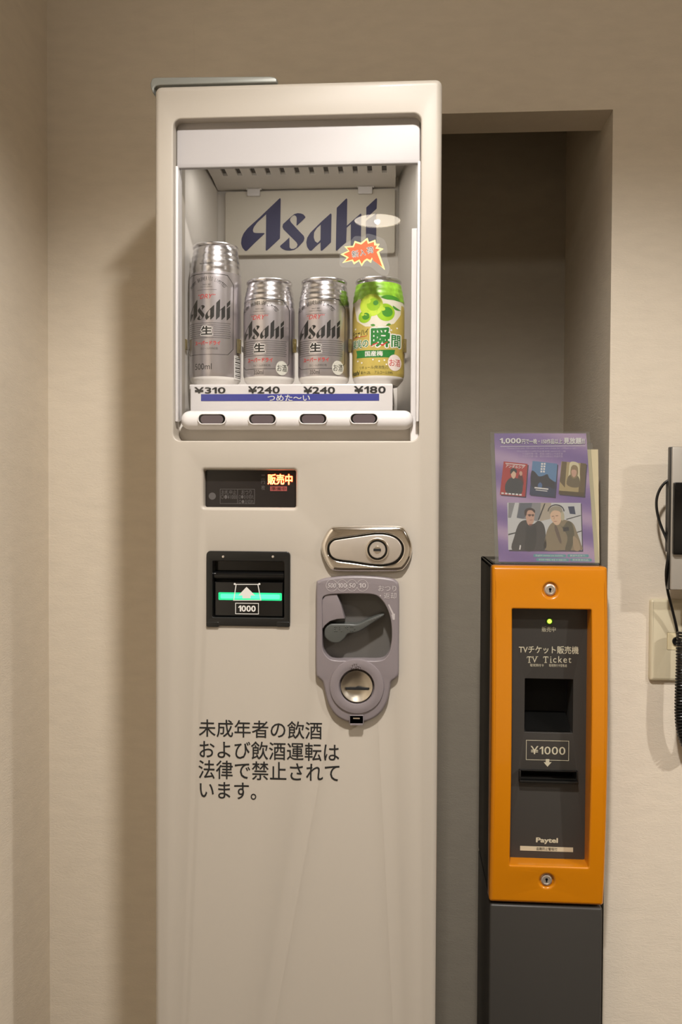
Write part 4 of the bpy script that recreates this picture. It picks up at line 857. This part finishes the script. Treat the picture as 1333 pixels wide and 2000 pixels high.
obj('language_notes', [(pills, tq), (ptx, lw)], lf, label='teal pill shaped language notes')

# ------------------------------------------------------------------ wall phone, plate and cords at the right edge
HP = YP(1.213)
hx0, hx1 = HP.uv(1313, 1000)[0], HP.uv(1313, 1000)[0]+.072
hz1, hza, hzb, hz0 = HP.uv(1320, 873)[1], HP.uv(1320, 942)[1], HP.uv(1320, 1083)[1], HP.uv(1320, 1152)[1]
wp = thing('wall_phone', 'silver and black wall phone with curly cord at the right edge', 'telephone', (hx0+.036, YW, hz0))
obj('phone_body', [(boxm(hx0, hx1, 1.213, 1.2285, hz0, hz1, .0015), M_silver), (boxm(hx0-.0012, hx1+.001, 1.2175, 1.2300, hz0-.0005, hz1+.0005, .001), M_blackp), (boxm(hx0+.028, hx1-.006, 1.229, YW, hz0+.01, hz1-.02, .001), M_blackp)], wp)
obj('handset', [(boxm(hx0+.0008, hx1-.0008, 1.2065, 1.2145, hzb, hza, .002), M_blackg), (boxm(YP(1.230).uv(1303.5, 1000)[0], hx0+.02, 1.2300, 1.2380, hzb+.002, hza, .0012), M_blackp)], wp, label='black handset')
lp = [(1312, 936, 1.234), (1300, 940, 1.236), (1286, 958, 1.238), (1281, 985, 1.239), (1288, 1020, 1.238), (1302, 1050, 1.235), (1308, 1068, 1.228), (1306, 1090, 1.222), (1301, 1115, 1.222), (1303, 1150, 1.232), (1314, 1190, 1.246), (1323, 1228, 1.252), (1325, 1240, 1.254), (1324, 1250, 1.262)]
obj('line_cord', [(tube([YP(y).px(x, yy) for x, yy, y in lp], .0019, 6), M_blackp)], wp, label='thin black line cord')
path = [(1336, 1232), (1334, 1262), (1333.5, 1300), (1332, 1340), (1331, 1390), (1334, 1425), (1344, 1455), (1360, 1470), (1378, 1455), (1388, 1410), (1390, 1330), (1388, 1240), (1386, 1150)]
ctr = []
for i in range(len(path)-1):
    for k in range(10):
        a, b_, c, d = [Vector(path[max(0, min(len(path)-1, i+j-1))]) for j in range(4)]; t_ = k/10
        ctr.append(.5*((2*b_)+(c-a)*t_+(2*a-5*b_+4*c-d)*t_*t_+(3*b_-a-3*c+d)*t_**3))
CPl = YP(1.240); ctr = [CPl.px(*p) for p in ctr]
acc_ = [0.]
for p, q in zip(ctr[:-1], ctr[1:]): acc_.append(acc_[-1]+(q-p).length)
pitch, rad = .0042, .0072; nst = int(acc_[-1]/pitch*12); hel = []; j = 0
for i in range(nst):
    s_ = acc_[-1]*i/nst
    while acc_[j+1] < s_: j += 1
    p = ctr[j].lerp(ctr[j+1], (s_-acc_[j])/(acc_[j+1]-acc_[j])); tg = (ctr[j+1]-ctr[j]).normalized(); n1 = Vector((0, 1, 0)); n2 = tg.cross(n1).normalized()
    a = 2*math.pi*i/12; hel.append(p+n1*math.cos(a)*rad+n2*math.sin(a)*rad)
obj('curly_cord', [(tube(hel, .0017, 5, smooth=False), M_blackp)], wp, label='black curly handset cord', weld=False)
JP = YP(YW-.007)
jb = box_uv(JP, 1270.5, 1171, 1366, 1331.5)
pt = thing('wall_plate', 'ivory wall socket plate below the phone at right edge', 'wall plate', ((jb[0]+jb[2])/2, YW, (jb[1]+jb[3])/2))
obj('plate', [(soft_plate(JP, rr(*jb, .004), [(rr(*box_uv(JP, 1304, 1236, 1333, 1269.5), .0004, 2), .0004, -.004)], 0, -.007, .0045), M_ivory)], pt, deform=recalc)
jk_ = obj('jack', [(slab(JP, RR(JP, 1304.5, 1236.5, 1332.5, 1269, .5), -.004, .0006, .0003), mat('cream jack', (222, 208, 170), .4))], pt)
obj('jack_socket', [(lathe(JP, JP.uv(1322, 1252), [(.0060, .0006), (.0058, .003), (.004, .0032), (.0036, .0008), (.0001, .0008)], 28), M_blackp)], jk_)
